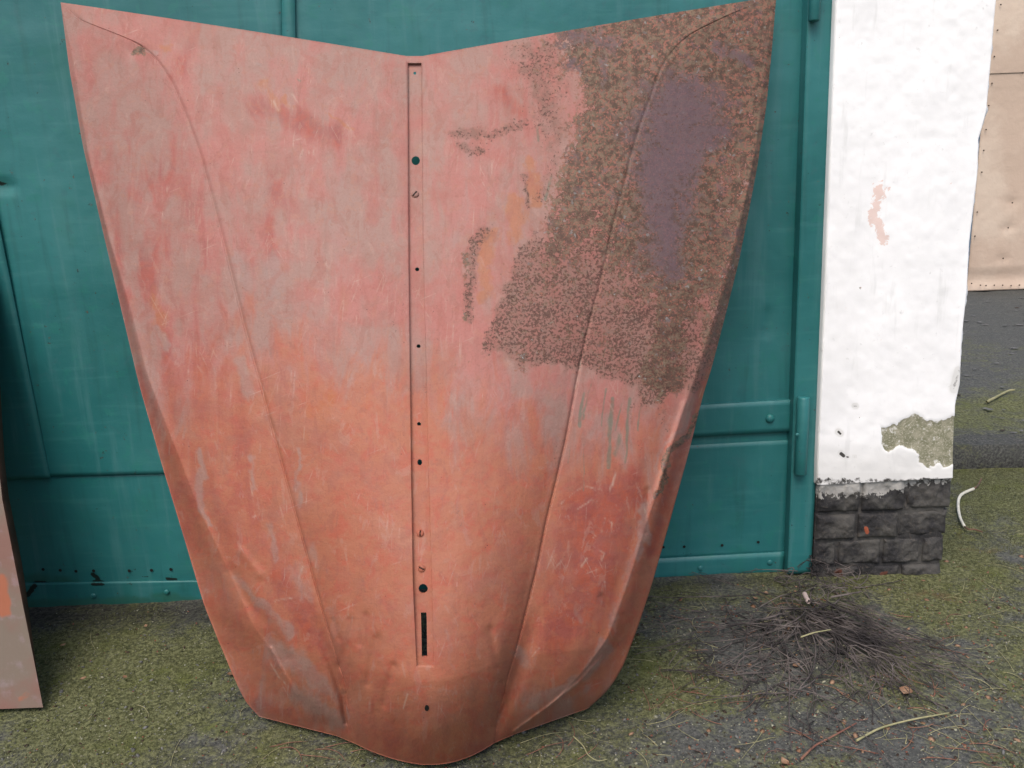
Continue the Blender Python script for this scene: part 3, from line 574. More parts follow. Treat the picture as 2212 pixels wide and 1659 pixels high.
    pale = mx(.9*stroke(X, Y, [(510, 560), (530, 600)], 26), .8*stroke(X, Y, [(590, 560), (600, 640)], 30), .8*stroke(X, Y, [(515, 770), (540, 840)], 24), .6*stroke(X, Y, [(445, 600), (455, 640)], 20),
              .8*stroke(X, Y, [(330, 715), (350, 740)], 14), .9*stroke(X, Y, [(425, 970), (440, 1060), (450, 1130)], 10), .75*stroke(X, Y, [(548, 980), (556, 1060)], 9), .8*stroke(X, Y, [(578, 1140), (600, 1190)], 14),
              .7*stroke(X, Y, [(685, 1170), (700, 1230)], 20), .85*stroke(X, Y, [(500, 1250), (560, 1300), (620, 1370)], 16), .85*stroke(X, Y, [(600, 1400), (660, 1450), (720, 1500)], 26), .85*stroke(X, Y, [(640, 1500), (730, 1560)], 26),
              .5*stroke(X, Y, [(660, 1280), (640, 1230)], 22), .8*stroke(X, Y, [(1400, 1100), (1350, 1250), (1320, 1350)], 15), .95*stroke(X, Y, [(1300, 1400), (1230, 1480), (1160, 1530)], 20), .8*stroke(X, Y, [(1240, 1520), (1260, 1490)], 16),
              .7*stroke(X, Y, [(1130, 1420), (1140, 1440)], 18), .7*stroke(X, Y, [(955, 1370), (975, 1440)], 8), .6*stroke(X, Y, [(950, 1480), (1000, 1490)], 12), .8*stroke(X, Y, [(912, 1470), (914, 1500)], 6),
              .6*stroke(X, Y, [(1240, 1300), (1250, 1330)], 12), .7*stroke(X, Y, [(570, 185), (580, 210)], 6), .8*stroke(X, Y, [(545, 130), (552, 142)], 5), .85*stroke(X, Y, [(310, 102), (322, 106)], 5),
              .6*stroke(X, Y, [(1480, 880), (1420, 1030)], 8), .75*stroke(X, Y, [(1292, 360), (1298, 400)], 9), .6*stroke(X, Y, [(1320, 280), (1322, 310)], 9), .6*stroke(X, Y, [(1600, 160), (1600, 200)], 9),
              .5*stroke(X, Y, [(740, 400), (720, 560)], 40), .5*stroke(X, Y, [(1010, 250), (1000, 520)], 22), .75*stroke(X, Y, [(640, 960), (650, 1090)], 9), .8*stroke(X, Y, [(752, 1520), (756, 1545)], 6))
    teal = mx(*[a*stroke(.8*X0_ + .2*X, Y0_, p, wd*.8) for p, wd, a in [([(1262, 850), (1252, 920)], 5, 1), ([(1275, 830), (1262, 905)], 4, .9), ([(1310, 840), (1300, 920)], 4, .9), ([(1325, 860), (1312, 1010)], 7, 1), ([(1345, 870), (1330, 930)], 4, .8),
              ([(1362, 860), (1350, 1000)], 5, .9), ([(1262, 960), (1262, 1060)], 3, .8), ([(1232, 970), (1228, 1000)], 3, .7), ([(1385, 880), (1380, 930)], 4, .8), ([(1190, 380), (1178, 430)], 6, .9), ([(1160, 275), (1162, 305)], 4, .9), ([(642, 172), (650, 176)], 5, .8), ([(1340, 940), (1325, 980)], 12, .7)]])
    X, Y = .85*X0_ + .15*X, .85*Y0_ + .15*Y
    lines = [([(690, 1170), (682, 1225)], 1.6), ([(745, 1180), (757, 1250), (752, 1330)], 1.5), ([(595, 1300), (640, 1290)], .9), ([(1150, 1420), (1165, 1400)], .9), ([(1298, 1200), (1300, 1215)], 1.5), ([(1312, 1070), (1330, 1020), (1322, 1050)], 2.2),
             ([(1307, 1120), (1322, 1130), (1316, 1160)], 1.6), ([(1282, 1160), (1300, 1148)], 1.5), ([(1256, 1222), (1268, 1205)], 1.8), ([(1290, 1185), (1305, 1195), (1298, 1215)], 1.3), ([(1374, 1040), (1388, 1080), (1394, 1110)], 1.3), ([(1310, 530), (1302, 562)], 2.6),
             ([(1256, 775), (1242, 838)], 2), ([(585, 1430), (600, 1460), (640, 1500)], 1.6), ([(655, 1225), (640, 1270)], 1.1), ([(470, 1150), (466, 1190)], 1.6), ([(1210, 1090), (1260, 1050), (1300, 1060)], 1.2), ([(1200, 1230), (1230, 1190)], 1.0),
             ([(1250, 1100), (1280, 1080), (1310, 1095)], 1.2), ([(570, 183), (586, 212), (602, 240)], 2.4), ([(632, 205), (650, 230)], 1.6), ([(870, 1530), (880, 1500)], 1.1), ([(620, 1140), (600, 1080)], 1.0), ([(540, 1040), (552, 1100)], 1.4)]
    scr = mx(*[stroke(X, Y, p, max(wd, 1.5)) for p, wd in lines])
    scr = mx(scr, .65*stroke(X, Y, [(1300, 1422), (1255, 1470), (1180, 1530), (1106, 1583)], 2.4), .45*stroke(X, Y, [(1484, 870), (1440, 990), (1410, 1080)], 3))
    red = mx(.42*sm(10, -60, X - interp(LCR, Y))*sm(60, 400, Y)*sm(1500, 1300, Y), .36*sm(190, 20, np.abs(X - (interp(LL2, Y) + 60)))*sm(300, 500, Y)*sm(1400, 1200, Y), .9*poly(X, Y, [(1230, 1050), (1400, 1000), (1380, 1180), (1300, 1340), (1200, 1440), (1140, 1380), (1190, 1200)], 110),
             .45*poly(X, Y, [(760, 1480), (1100, 1480), (1100, 1700), (740, 1700)], 90), .6*stroke(X, Y, [(600, 1250), (700, 1400)], 50), .7*stroke(X, Y, [(560, 1520), (620, 1540)], 25), .7*stroke(X, Y, [(1530, 800), (1400, 1200)], 18),
             .65*stroke(X, Y, [(560, 230), (720, 290)], 45), .5*stroke(X, Y, [(430, 60), (380, 160)], 30), .5*stroke(X, Y, [(590, 380), (590, 540)], 45), .55*stroke(X, Y, [(1080, 190), (1120, 240)], 26), .6*stroke(X, Y, [(1310, 570), (1290, 650)], 4))
    pale = np.maximum(pale, .55*sm(.0, 90, np.abs(X - 915) - 150)*sm(1430, 1520, Y))
    warm = sm(430, 1080, Y + 120*np.sin(X/260.) - .25*np.abs(X - 900)) - .25*sm(.0, 250, interp(LCR, Y) - X)
    return np.stack([rust, brown, purple], 1), np.stack([orange, pale, teal], 1), np.stack([scr, red, np.clip(warm, 0, 1)], 1)
def paint_bonnet(o, X, Y):
    a, b, c = masks(X, Y); vcol(o, 'm1', a); vcol(o, 'm2', b); vcol(o, 'm3', c); vuv(o, X/1000, 1.659 - Y/1000)
paint_bonnet(skin, XA, YA)
# channel down the middle: a strip of its own with real holes
def vrow(ypx):                             # v of a row at the centre line
    return (ypx - 121.)/(1652. - 121.)
def chan_pt(u, v): return surf(np.asarray(u, float), np.asarray(v, float), .0085)
holes = [(896, 158, 3.2, 3.2), (898, 347, 9, 9.5), (901, 582, 4.3, 4.3), (904, 748, 4.4, 4.2), (905, 916, 4.3, 4.3), (906.5, 999, 5, 7), (914, 1272, 10, 10.5)]
def uv_of(x, y):
    v = vrow(y); a = interp(SL, np.array(y)); b = interp(SR, np.array(y)); return -.02 + .04*(x - a)/(b - a), v
outer = []
for v in np.linspace(v1 - .004, v2 + .002, 220): outer.append((-.0235, v))
for v in np.linspace(v2 + .002, v1 - .004, 220): outer.append((.0235, v))
pts = [Vector((a*40, b*50)) for a, b in outer]; edges = [(k, (k + 1) % len(pts)) for k in range(len(pts))]
def add_loop(lp):
    s = len(pts)
    for a, b in lp: pts.append(Vector((a*40, b*50)))
    edges.extend([(s + k, s + (k + 1) % len(lp)) for k in range(len(lp))])
loops = []
for (x, y, rx, ry) in holes: loops.append([uv_of(x + rx*math.cos(t), y + ry*math.sin(t)) for t in np.linspace(0, 2*math.pi, 25)[:-1]])
loops.append([uv_of(*p) for p in [(909, 1323)] + [(909.3 + 2*k/6, 1323 + 96*k/6) for k in range(1, 6)] + [(911, 1419), (923, 1419)] + [(922.7 - 1*k/6, 1419 - 96*k/6) for k in range(1, 6)] + [(921, 1323)]])
for lp in loops: add_loop(lp)
for a in np.linspace(-.019, .019, 6):      # interior points so that the strip follows the curve
    for v in np.linspace(v1, v2, 300):
        X1, Y1 = np.interp(a, [-.02, .02], [interp(SL, np.array(121 + v*1531)), interp(SR, np.array(121 + v*1531))]), 121 + v*1531
        if any(abs(X1 - h[0]) < h[2] + 3 and abs(Y1 - h[1]) < h[3] + 3 for h in holes) or (1318 < Y1 < 1424 and 904 < X1 < 928): continue
        pts.append(Vector((a*40, v*50)))
res = delaunay_2d_cdt(pts, edges, [], 0, 1e-7)
vv = np.array([(p[0]/40, p[1]/50) for p in res[0]]); tri = [f for f in res[2]]
def inside(poly_, p):
    c = False; n = len(poly_)
    for k in range(n):
        a, b = poly_[k], poly_[(k + 1) % n]
        if (a[1] > p[1]) != (b[1] > p[1]) and p[0] < (b[0] - a[0])*(p[1] - a[1])/(b[1] - a[1]) + a[0]: c = not c
    return c
tri2 = []
for f in tri:
    c = vv[list(f)].mean(0)
    if abs(c[0]) > .0235 or not (v1 - .004 <= c[1] <= v2 + .002): continue
    if any(inside(lp, c) for lp in loops): continue
    tri2.append(list(f))
Pc, Xc, Yc = chan_pt(vv[:, 0], vv[:, 1])
fade = sm(1290, 1440, Yc)*.004; Pc = on_y(Xc, Yc, Pc[:, 1] - fade)
Vc = [tuple(p) for p in Pc]; Xl, Yl = list(Xc), list(Yc); F = [tuple(f) for f in tri2]
for lp in loops:                           # thickness of the sheet round each hole
    a = np.array(lp); Pl, Xq, Yq = chan_pt(a[:, 0], a[:, 1]); Pl = on_y(Xq, Yq, Pl[:, 1] - sm(1290, 1440, Yq)*.004); s = len(Vc); n = len(a)
    Vc += [tuple(p) for p in Pl] + [tuple(p + np.array([0, .0035, 0])) for p in Pl]; Xl += list(Xq)*2; Yl += list(Yq)*2
    F += [(s + k, s + (k + 1) % n, s + n + (k + 1) % n, s + n + k) for k in range(n)]
chn = mesh('centre_channel', Vc, F, MB, bonnet, True)
paint_bonnet(chn, np.array(Xl), np.array(Yl))
def screw(x, y, rpx, ang):
    u, v = uv_of(x, y); c = chan_pt(np.array([u]), np.array([v]))[0][0]
    e = 1e-3; a = chan_pt(np.array([u, u]), np.array([v - e, v + e]))[0]
    t = Vector(a[0] - a[1]).normalized(); s_ = Vector((1, 0, 0)); n_ = s_.cross(t).normalized()
    if n_.y > 0: n_ = -n_
    r = rpx/FPX*(c[1]*1.05); bm = bmesh.new(); seg = 24
    prof = [(1, -.1), (1, .22), (.85, .42), (.55, .55), (.3, .6), (.0, .6)]; prev = None
    for a_, b_ in prof:
        cur = []
        for j in range(seg):
            th = 2*math.pi*j/seg; lx, ly = a_*math.cos(th), a_*math.sin(th)
            d_ = -lx*math.sin(ang) + ly*math.cos(ang); h = b_ - (.28 if abs(d_) < .16 and b_ > .3 else 0)
            cur.append(bm.verts.new(Vector(c) + s_*lx*r + t*ly*r + n_*h*r))
        if prev:
            for j in range(seg): bm.faces.new((prev[j], prev[(j + 1) % seg], cur[(j + 1) % seg], cur[j]))
        prev = cur
    bmesh.ops.remove_doubles(bm, verts=bm.verts, dist=1e-6)
    # slot as a cut strip of dark wall
    o = bm_out('screw_head', bm, MB, bonnet, False); nvx = len(o.data.vertices)
    paint_bonnet(o, np.full(nvx, float(x)), np.full(nvx, float(y)))
    bm = bmesh.new(); L = .92
    d1 = s_*math.cos(ang) + t*math.sin(ang); d2 = -s_*math.sin(ang) + t*math.cos(ang)
    q = [Vector(c) + n_*r*.62 + d1*(k1*L*.8*r) + d2*(k2*.10*r) for k1, k2 in ((-1, -1), (1, -1), (1, 1), (-1, 1))]
    q2 = [p - n_*r*.3 for p in q]; A = [bm.verts.new(p) for p in q]; B = [bm.verts.new(p) for p in q2]
    bm.faces.new(A); 
    for k in range(4): bm.faces.new((A[k], A[(k + 1) % 4], B[(k + 1) % 4], B[k]))
    so_ = bm_out('screw_slot', bm, MHOLE, None)
    so_.parent = o
for a in [(897, 420, 7.5, .9), (908, 1152, 8, 1.5), (911, 1228, 8, -.5)]: screw(*a)
# nose hole: a dark keyed opening in the skin
c = surf(np.array([.0]), np.array([vrow(1530.)]))
def nose_hole():
    t = np.linspace(0, 2*math.pi, 19)[:-1]; xs = 922 + 4.6*np.cos(t); ys = 1530 + 6*np.sin(t)
    vv_ = (ys - 121)/(1652 - 121.); us_ = -.02 + .04*(xs - interp(SL, ys))/(interp(SR, ys) - interp(SL, ys)); vv_ = vv_ - .0
    Pn = surf(us_, vv_, -.0012)[0]; Pb = Pn + np.array([0, .006, 0]); n = len(t)
    mesh('nose_hole', list(Pn) + list(Pb), [tuple(range(n))] + [(k, (k + 1) % n, n + (k + 1) % n, n + k) for k in range(n)], MHOLE, bonnet)
nose_hole()

# ------------------------------------------------------------------ brick pillar
PY = 1.932
Lp = [(1822, -400), (1806, 0), (1790, 400), (1773, 830), (1766, 1000), (1760, 1245)]
Rp = [(2190, -400), (2156, 0), (2148, 100), (2136, 240), (2123, 285), (2118, 300), (2116, 375), (2098, 525), (2093, 625), (2082, 725), (2077, 830), (2067, 875), (2062, 1030)]
pl = empty('brick_pillar', tuple(on_y(np.array(1900.), np.array(1255.), np.array(PY))*np.array([1, 1, 0])))
tag(pl, 'whitewashed brick pillar with a bare olive plaster patch and black brick base', 'pillar')
def pillar_body():
    zt = on_y(np.array(1900.), np.array(-1150.), np.array(PY))[2]
    ys = np.concatenate([np.linspace(-1150, 0, 60), np.linspace(0, 900, 200)[1:], np.linspace(900, 1038, 50)[1:]])
    rows = []
    nf = 130
    for y in ys:
        xl = interp(Lp, np.array(y)) if y > -400 else 1822 + (-400 - y)*.04; xr = interp(Rp, np.array(y)) if y > -400 else 2190 + (-400 - y)*.09
        yb = np.linspace(0, 1, nf); X = xl + (xr - xl)*yb; Yp = y + np.where(y > 1000, (1 - yb)*16 - 6, 0)*sm(1000, 1038, y)
        Pf = on_y(X, Yp, np.full(nf, PY))
        rg = Pf[-1] ; e = np.array([rg + np.array([.004, .02, 0]), rg + np.array([.004, .12, 0]), rg + np.array([0, .38, 0])])
        lf = Pf[0]; g = np.array([lf + np.array([0, .38, 0]), lf + np.array([0, .03, 0])])
        Pf[-1, 1] += .010; Pf[-2, 1] += .004; Pf[0, 1] += .006
        rows.append(np.concatenate([g, Pf, e]))
    A = np.array(rows); n1, n2 = A.shape[:2]
    X, Y = proj(A)
    dy = .003*vnoise(X + 100, Y + 2000, 130, seed=51, octs=2) + .0015*vnoise(X + 100, Y + 2000, 20, seed=52, octs=2)
    WX = X + 22*vnoise(X + 9, Y + 9, 16, seed=91, octs=3); WY = Y + 22*vnoise(X + 9, Y + 9, 16, seed=92, octs=3)
    patch = poly(WX, WY, [(1902, 923), (1933, 920), (1960, 908), (1979, 894), (2000, 911), (2031, 914), (2055, 899), (2075, 905), (2075, 1000), (2040, 1009), (2031, 997), (2003, 1009), (1988, 991), (1970, 972), (1948, 957), (1921, 978), (1905, 960)], 7)
    A[:, 2:-3, 1] += (-dy + .0025*patch)[:, 2:-3]
    A[:, -4:-1, 0] += .010*vnoise(Y + 2000, Y*0 + 5, 26, seed=53, octs=3)[:, -4:-1]
    i = np.arange(n1*n2).reshape(n1, n2); q = np.stack([i[:-1, :-1], i[1:, :-1], i[1:, 1:], i[:-1, 1:]], -1).reshape(-1, 4)
    o = mesh_np('plaster_shaft', A.reshape(-1, 3), q, MW, pl); X = X.ravel(); Y = Y.ravel(); patch = patch.ravel()
    rd = np.maximum(stroke(X, Y, [(1902, 405), (1890, 450), (1885, 475)], 16), stroke(X, Y, [(1895, 480), (1910, 515)], 14))
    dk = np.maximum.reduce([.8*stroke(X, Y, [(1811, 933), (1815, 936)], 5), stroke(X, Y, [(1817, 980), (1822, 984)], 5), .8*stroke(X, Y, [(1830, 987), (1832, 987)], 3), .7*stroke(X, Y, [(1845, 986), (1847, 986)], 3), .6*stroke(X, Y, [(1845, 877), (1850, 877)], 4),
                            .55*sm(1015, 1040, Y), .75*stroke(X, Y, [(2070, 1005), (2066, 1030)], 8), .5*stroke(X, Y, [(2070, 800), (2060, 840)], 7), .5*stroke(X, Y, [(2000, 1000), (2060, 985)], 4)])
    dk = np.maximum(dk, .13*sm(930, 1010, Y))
    vcol(o, 'm1', np.stack([patch, rd, dk], 1))
pillar_body()
def brick_base():
    bounds = [1030, 1101, 1159, 1216, 1268]     # course lines at the right side (px), the left side lies about 14 px lower
    V, Fc, fl, or_, rd = [], [], [], [], []
    xL = on_y(np.array(1762.), np.array(1150.), np.array(PY))[0]; 
    prof = {0: 2062, 1: 2055, 2: 2046, 3: 2037}; R = random.Random(3)
    for k in range(4):
        z1 = on_y(np.array(1910.), np.array(bounds[k] + 7.), np.array(PY))[2]; z0 = on_y(np.array(1910.), np.array(bounds[k + 1] + 7.), np.array(PY))[2]
        if k == 0: z1 += .012
        if k == 3: z0 = -.04
        xR = on_y(np.array(float(prof[k])), np.array((bounds[k] + bounds[k + 1])/2.), np.array(PY))[0]
        cuts = {0: [.0, .33, .66, 1], 1: [0, .31, .62, 1], 2: [0, .18, .52, .82, 1], 3: [0, .36, .68, 1]}[k]
        for a, b in zip(cuts[:-1], cuts[1:]):
            x0 = xL + (xR - xL)*a + .004; x1 = xL + (xR - xL)*b - .004; dy = R.uniform(-.007, .006); nn = 70; mm = 30
            s, t = np.meshgrid(np.linspace(0, 1, nn), np.linspace(0, 1, mm), indexing='ij')
            X = x0 + (x1 - x0)*s; Z = z0 + .004 + (z1 - z0 - .008)*t; ed = np.minimum(np.minimum(s, 1 - s)*(x1 - x0), np.minimum(t, 1 - t)*(z1 - z0))
            Yv = PY + .006 + dy + .007*np.exp(-ed/.003) + .016*vnoise(X + 7, Z + 7, .03, seed=60 + k, octs=4) + R.uniform(-.05, .05)*(s - .5)*.1
            A = np.stack([X, Yv, Z], -1); bs = sum(len(v) for v in V); i = bs + np.arange(nn*mm).reshape(nn, mm)
            q = np.stack([i[:-1, :-1], i[1:, :-1], i[1:, 1:], i[:-1, 1:]], -1).reshape(-1, 4)
            ring = np.concatenate([i[:, 0], i[-1, 1:], i[-2::-1, -1], i[0, -2:0:-1]]); Fl = A.reshape(-1, 3); Bk = Fl[ring - bs].copy(); Bk[:, 1] = PY + (.36 if b == 1 or a == 0 else .03)
            bb = bs + nn*mm + np.arange(len(ring)); q2 = np.stack([np.roll(ring, -1), ring, bb, np.roll(bb, -1)], -1)
            V.append(np.concatenate([Fl, Bk])); Fc.append(q); Fc.append(q2)
    # mortar core
    V = np.concatenate(V); Fq = np.concatenate(Fc)
    z1 = on_y(np.array(1910.), np.array(1036.), np.array(PY))[2]; xR = on_y(np.array(2046.), np.array(1150.), np.array(PY))[0]
    xs = np.linspace(xL + .002, xR - .006, 60); zs = np.linspace(-.04, z1, 40); A, B = np.meshgrid(xs, zs, indexing='ij')
    C_ = PY + .013 + .008*vnoise(A + 3, B + 3, .02, seed=66); Mv = np.stack([A, C_, B], -1).reshape(-1, 3); i = len(V) + np.arange(60*40).reshape(60, 40)
    q = np.stack([i[:-1, :-1], i[1:, :-1], i[1:, 1:], i[:-1, 1:]], -1).reshape(-1, 4)
    V = np.concatenate([V, Mv]); Fq = np.concatenate([Fq, q])
    o = mesh_np('brick_base', V, Fq, MK, pl, smooth=False); X, Y = proj(V)
    fl = np.clip(.75*sm(1110, 1040, Y)*sm(2000, 1900, X) + .5*sm(1070, 1035, Y) + .18*sm(1200, 1100, Y), 0, 1)
    rd = np.maximum(stroke(X, Y, [(1812, 1237), (1812, 1245)], 11), .7*stroke(X, Y, [(1905, 1240), (1915, 1240)], 9))
    vcol(o, 'm1', np.stack([fl, stroke(X, Y, [(1871, 1142), (1873, 1149)], 6.5), rd], 1))
brick_base()

# ------------------------------------------------------------------ beige fence far right
FY = 6.3
fx0 = on_y(np.array(2086.), np.array(628.), np.array(FY))[0]; fz0 = on_y(np.array(2150.), np.array(627.), np.array(FY))[2]
fence = empty('sheet_fence', (fx0, FY, ST))
tag(fence, 'beige sheet-metal fence studded with nails, dimpled, behind the white pillar', 'fence')
def fence_sheet(name, x0, x1, z0, z1, y, seed, dents, label=None):
    xs = np.linspace(x0, x1, 160); zs = np.linspace(z0, z1, 160); A, B = np.meshgrid(xs, zs, indexing='ij')
    Yv = y + .03*vnoise(A + 3, B + 3, .6, seed=seed, octs=2) 
    if dents: Yv = Yv + .012*sm(z0 + .19, z0 + .10, B)*sm(z0, z0 + .09, B)
    X, Y = proj(np.stack([A, Yv, B], -1))
    for px_, py_ in dents: Yv = Yv + .010*np.exp(-(((X - px_)/11)**2 + ((Y - py_)/11)**2))
    Pt = np.stack([A, Yv, B], -1).reshape(-1, 3); i = np.arange(A.size).reshape(A.shape)
    q = np.stack([i[:-1, :-1], i[1:, :-1], i[1:, 1:], i[:-1, 1:]], -1).reshape(-1, 4)
    ring = np.concatenate([i[:, 0], i[-1, 1:], i[-2::-1, -1], i[0, -2:0:-1]]); Bk = Pt[ring].copy(); Bk[:, 1] += .02; b = len(Pt) + np.arange(len(ring))
    q2 = np.stack([np.roll(ring, -1), ring, b, np.roll(b, -1)], -1)
    return mesh_np(name, np.concatenate([Pt, Bk]), np.concatenate([q, q2]), MBEIGE, fence)
dn = [(2186, 438), (2176, 492), (2166, 560)]
px1 = on_y(np.array(2165.), np.array(158.), np.array(FY - .03)); 
sh1 = fence_sheet('lower_sheet', fx0, fx0 + 4.6, fz0, px1[2] + .04, FY, 71, dn)
sh2 = fence_sheet('upper_sheet', fx0 + .002, fx0 + 4.6, px1[2], fz0 + 2.32, FY - .005, 71, [])
def nail(x, y, Y):
    c = on_y(np.array(float(x)), np.array(float(y)), np.array(Y)); r = .006; bm = bmesh.new()
    bmesh.ops.create_uvsphere(bm, u_segments=10, v_segments=6, radius=r)
    for v in bm.verts: v.co = Vector((v.co.x + c[0], v.co.y*.6 + c[1], v.co.z + c[2]))
    bm_out('nail_head', bm, MNAIL, fence, True)
for p in [(2162, 10), (2155, 65), (2148, 122), (2143, 180), (2136, 228), (2130, 280), (2125, 325), (2121, 372), (2111, 458), (2106, 510), (2099, 612), (2118, 616), (2130, 617), (2148, 616), (2166, 616), (2184, 617), (2202, 616), (2209, 157), (2187, 438), (2178, 492), (2167, 558)]:
    nail(p[0], p[1], FY - .026 if p[1] < 160 else FY - .014)
def box(name, x0, x1, y0, y1, z0, z1, mat, parent, bev=.004):
    bm = bmesh.new(); bmesh.ops.create_cube(bm, size=1)
    for v in bm.verts: v.co = Vector(((x0 + x1)/2 + v.co.x*(x1 - x0), (y0 + y1)/2 + v.co.y*(y1 - y0), (z0 + z1)/2 + v.co.z*(z1 - z0)))
    if bev: bmesh.ops.bevel(bm, geom=bm.edges, offset=bev, segments=2, affect='EDGES')
    return bm_out(name, bm, mat, parent)
box('post', fx0 - .10, fx0 - .004, FY - .02, FY + .08, ST, fz0 + 2.35, MPOST, fence)
box('footing', fx0 - .1, fx0 + 4.6, FY + .03, FY + .16, ST, fz0 + .06, MCONC, fence)

# ------------------------------------------------------------------ body panel at the left edge
def left_panel():
    m = M('weathered_primer_panel', .6, .35); co = m.co('UV'); n1 = m.noise(co, 4, 5, .6); n2 = m.noise(co, 26, 5, .6)
    v = m.attr('m1')[0]
    c = m.mix(m.ss(n1, .4, .6), cc(160, 140, 122, .32), cc(172, 122, 106, .32)); c = m.mix(m.ma('MULTIPLY', m.ss(n2, .5, .7), .4), c, cc(150, 130, 140))
    c = m.mix(m.brk(v, n2, .4, .7), c, cc(186, 104, 66, .45)); MP = m.out(c, m.bump(n1, .3, .01))
    o = empty('body_panel', tuple(on_z(np.array(40.), np.array(1528.), .0)))
    tag(o, 'tan and pinkish primed car panel leaning at the left edge of the gate', 'body panel')
    rr = [(-14, 780), (-10, 830), (0, 1000), (9, 1080), (54, 1310), (80, 1440), (97, 1528)]
    y = np.linspace(560, 1528, 120); x = interp([(-22, 560)] + rr, y)
    x = x - 4*0
    gyp = np.interp(y, [560, 1528], [1.93, 1.50]); d = rays(x, y); 
    nx = 40; s = np.linspace(0, 1, nx)
    rows = []
    for k in range(len(y)):
        X = x[k] - 4 - s*640; dep = gyp[k] - .03*np.sin(s*math.pi*.5)
        P = on_y(X, np.full(nx, y[k]) + s*24, dep); e0 = P[0]
        back = np.array([e0 + np.array([-.002 + .002*sm(1528, 1150, y[k]), .022*sm(1540, 1200, y[k]) + .002, 0])])
        inn = back + np.array([[-.02, .004, 0]])
        P = np.concatenate([inn, back, P]); rows.append(P)
    A = np.array(rows); A[..., 2] = np.maximum(A[..., 2], .002); n1_, n2_ = A.shape[:2]; i = np.arange(n1_*n2_).reshape(n1_, n2_)
    q = np.stack([i[:-1, :-1], i[:-1, 1:], i[1:, 1:], i[1:, :-1]], -1)
    X, Y = proj(A)
    sk = mesh_np('panel_skin', A[:, 2:].reshape(-1, 3), q[:, 2:].reshape(-1, 4) if False else (lambda j: np.stack([j[:-1, :-1], j[:-1, 1:], j[1:, 1:], j[1:, :-1]], -1).reshape(-1, 4))(np.arange(n1_*(n2_ - 2)).reshape(n1_, n2_ - 2)), MP, o)
    Xs, Ys = X[:, 2:].ravel(), Y[:, 2:].ravel(); vuv(sk, Xs/1000, Ys/1000); vcol(sk, 'm1', np.stack([.9*stroke(Xs, Ys, [(5, 1250), (10, 1320)], 18) + .6*stroke(Xs, Ys, [(45, 1512), (60, 1500)], 16)]*3, 1))
    MD = mat_plain('dark_brown_flange', cc(80, 54, 42), cc(112, 76, 62), 12, .7)
    j = np.arange(n1_*3).reshape(n1_, 3)
    mesh_np('edge_flange', A[:, :3].reshape(-1, 3), np.stack([j[:-1, :-1], j[:-1, 1:], j[1:, 1:], j[1:, :-1]], -1).reshape(-1, 4), MD, o)
left_panel()

# ------------------------------------------------------------------ twigs, litter
class Tubes:
    def __init__(s): s.V = []; s.F = []; s.n = 0
    def add(s, pts, r0_, r1_, seg=4):
        pts = np.array(pts, float); n = len(pts); T = np.gradient(pts, axis=0); T /= np.linalg.norm(T, axis=1)[:, None] + 1e-9
        up = np.array([0, 0, 1.]) if abs(T[:, 2]).mean() < .8 else np.array([1., 0, 0])
        S = np.cross(T, up); S /= np.linalg.norm(S, axis=1)[:, None] + 1e-9; B = np.cross(S, T); r = np.linspace(r0_, r1_, n)
        for k in range(seg):
            a = 2*math.pi*k/seg; s.V.append(pts + (S*math.cos(a) + B*math.sin(a))*r[:, None])
        b = s.n; i = b + np.arange(seg*n).reshape(seg, n)
        for k in range(seg):
            A_, B_ = i[k], i[(k + 1) % seg]; s.F.append(np.stack([A_[:-1], A_[1:], B_[1:], B_[:-1]], -1))
        s.F.append(np.array([[i[0, 0], i[1, 0], i[2, 0], i[-1, 0]], [i[-1, -1], i[2, -1], i[1, -1], i[0, -1]]]))
        s.n += seg*n
    def build(s, name, mat, parent=None): return mesh_np(name, np.concatenate(s.V), np.concatenate(s.F), mat, parent)
def zpt(x, y, z=0.0):
    p = on_z(np.array(float(x)), np.array(float(y)), z); return p
def twig(T, p0, ang, L, r, curl, h0, h1, n=10, forks=2, rnd=random):
    a = ang; p = np.array([p0[0], p0[1]]); pts = []
    for k in range(n):
        t = k/(n - 1); z = float(ground_h(p[0], p[1])) + r + h0*(1 - t) + h1*math.sin(math.pi*t); pts.append((p[0], p[1], z))
        a += curl/n + rnd.gauss(0, .08); p = p + np.array([math.cos(a), math.sin(a)])*L/(n - 1)
    T.add(pts, r, r*.5)
    for f in range(forks):
        k = rnd.randint(2, n - 3); q = pts[k]; a2 = ang + curl*k/n + rnd.choice([-1, 1])*rnd.uniform(.3, .8); l2 = L*rnd.uniform(.15, .4); pp = [q]
        for j in range(5):
            a2 += rnd.gauss(0, .12); pp.append((pp[-1][0] + math.cos(a2)*l2/5, pp[-1][1] + math.sin(a2)*l2/5, max(q[2]*(1 - j/6) + rnd.uniform(0, .004), float(ground_h(q[0], q[1])) + .001)))
        T.add(pp, r*.7, r*.4, 3)
R = random.Random(11)
T = Tubes(); c0 = zpt(1755, 1285)
for k in range(52):                        # loose fan of grey twigs spreading down from the corner of the pillar
    p = zpt(R.gauss(1745, 45), R.gauss(1318, 30))
    ang = math.radians(R.choice([R.gauss(-95, 26), R.gauss(-62, 12), R.gauss(-125, 24)])); twig(T, p, ang, R.uniform(.14, .42), R.uniform(.0011, .0020), R.gauss(0, 1.3), R.uniform(.0, .022), R.uniform(0, .016), 12, R.randint(1, 4), R)
for k in range(11):                        # long ones sweeping left
    p = zpt(R.gauss(1690, 70), R.gauss(1325, 30)); twig(T, p, math.radians(R.gauss(186, 15)), R.uniform(.2, .52), R.uniform(.0009, .0017), R.gauss(.1, .8), R.uniform(0, .02), R.uniform(0, .03), 12, 3, R)
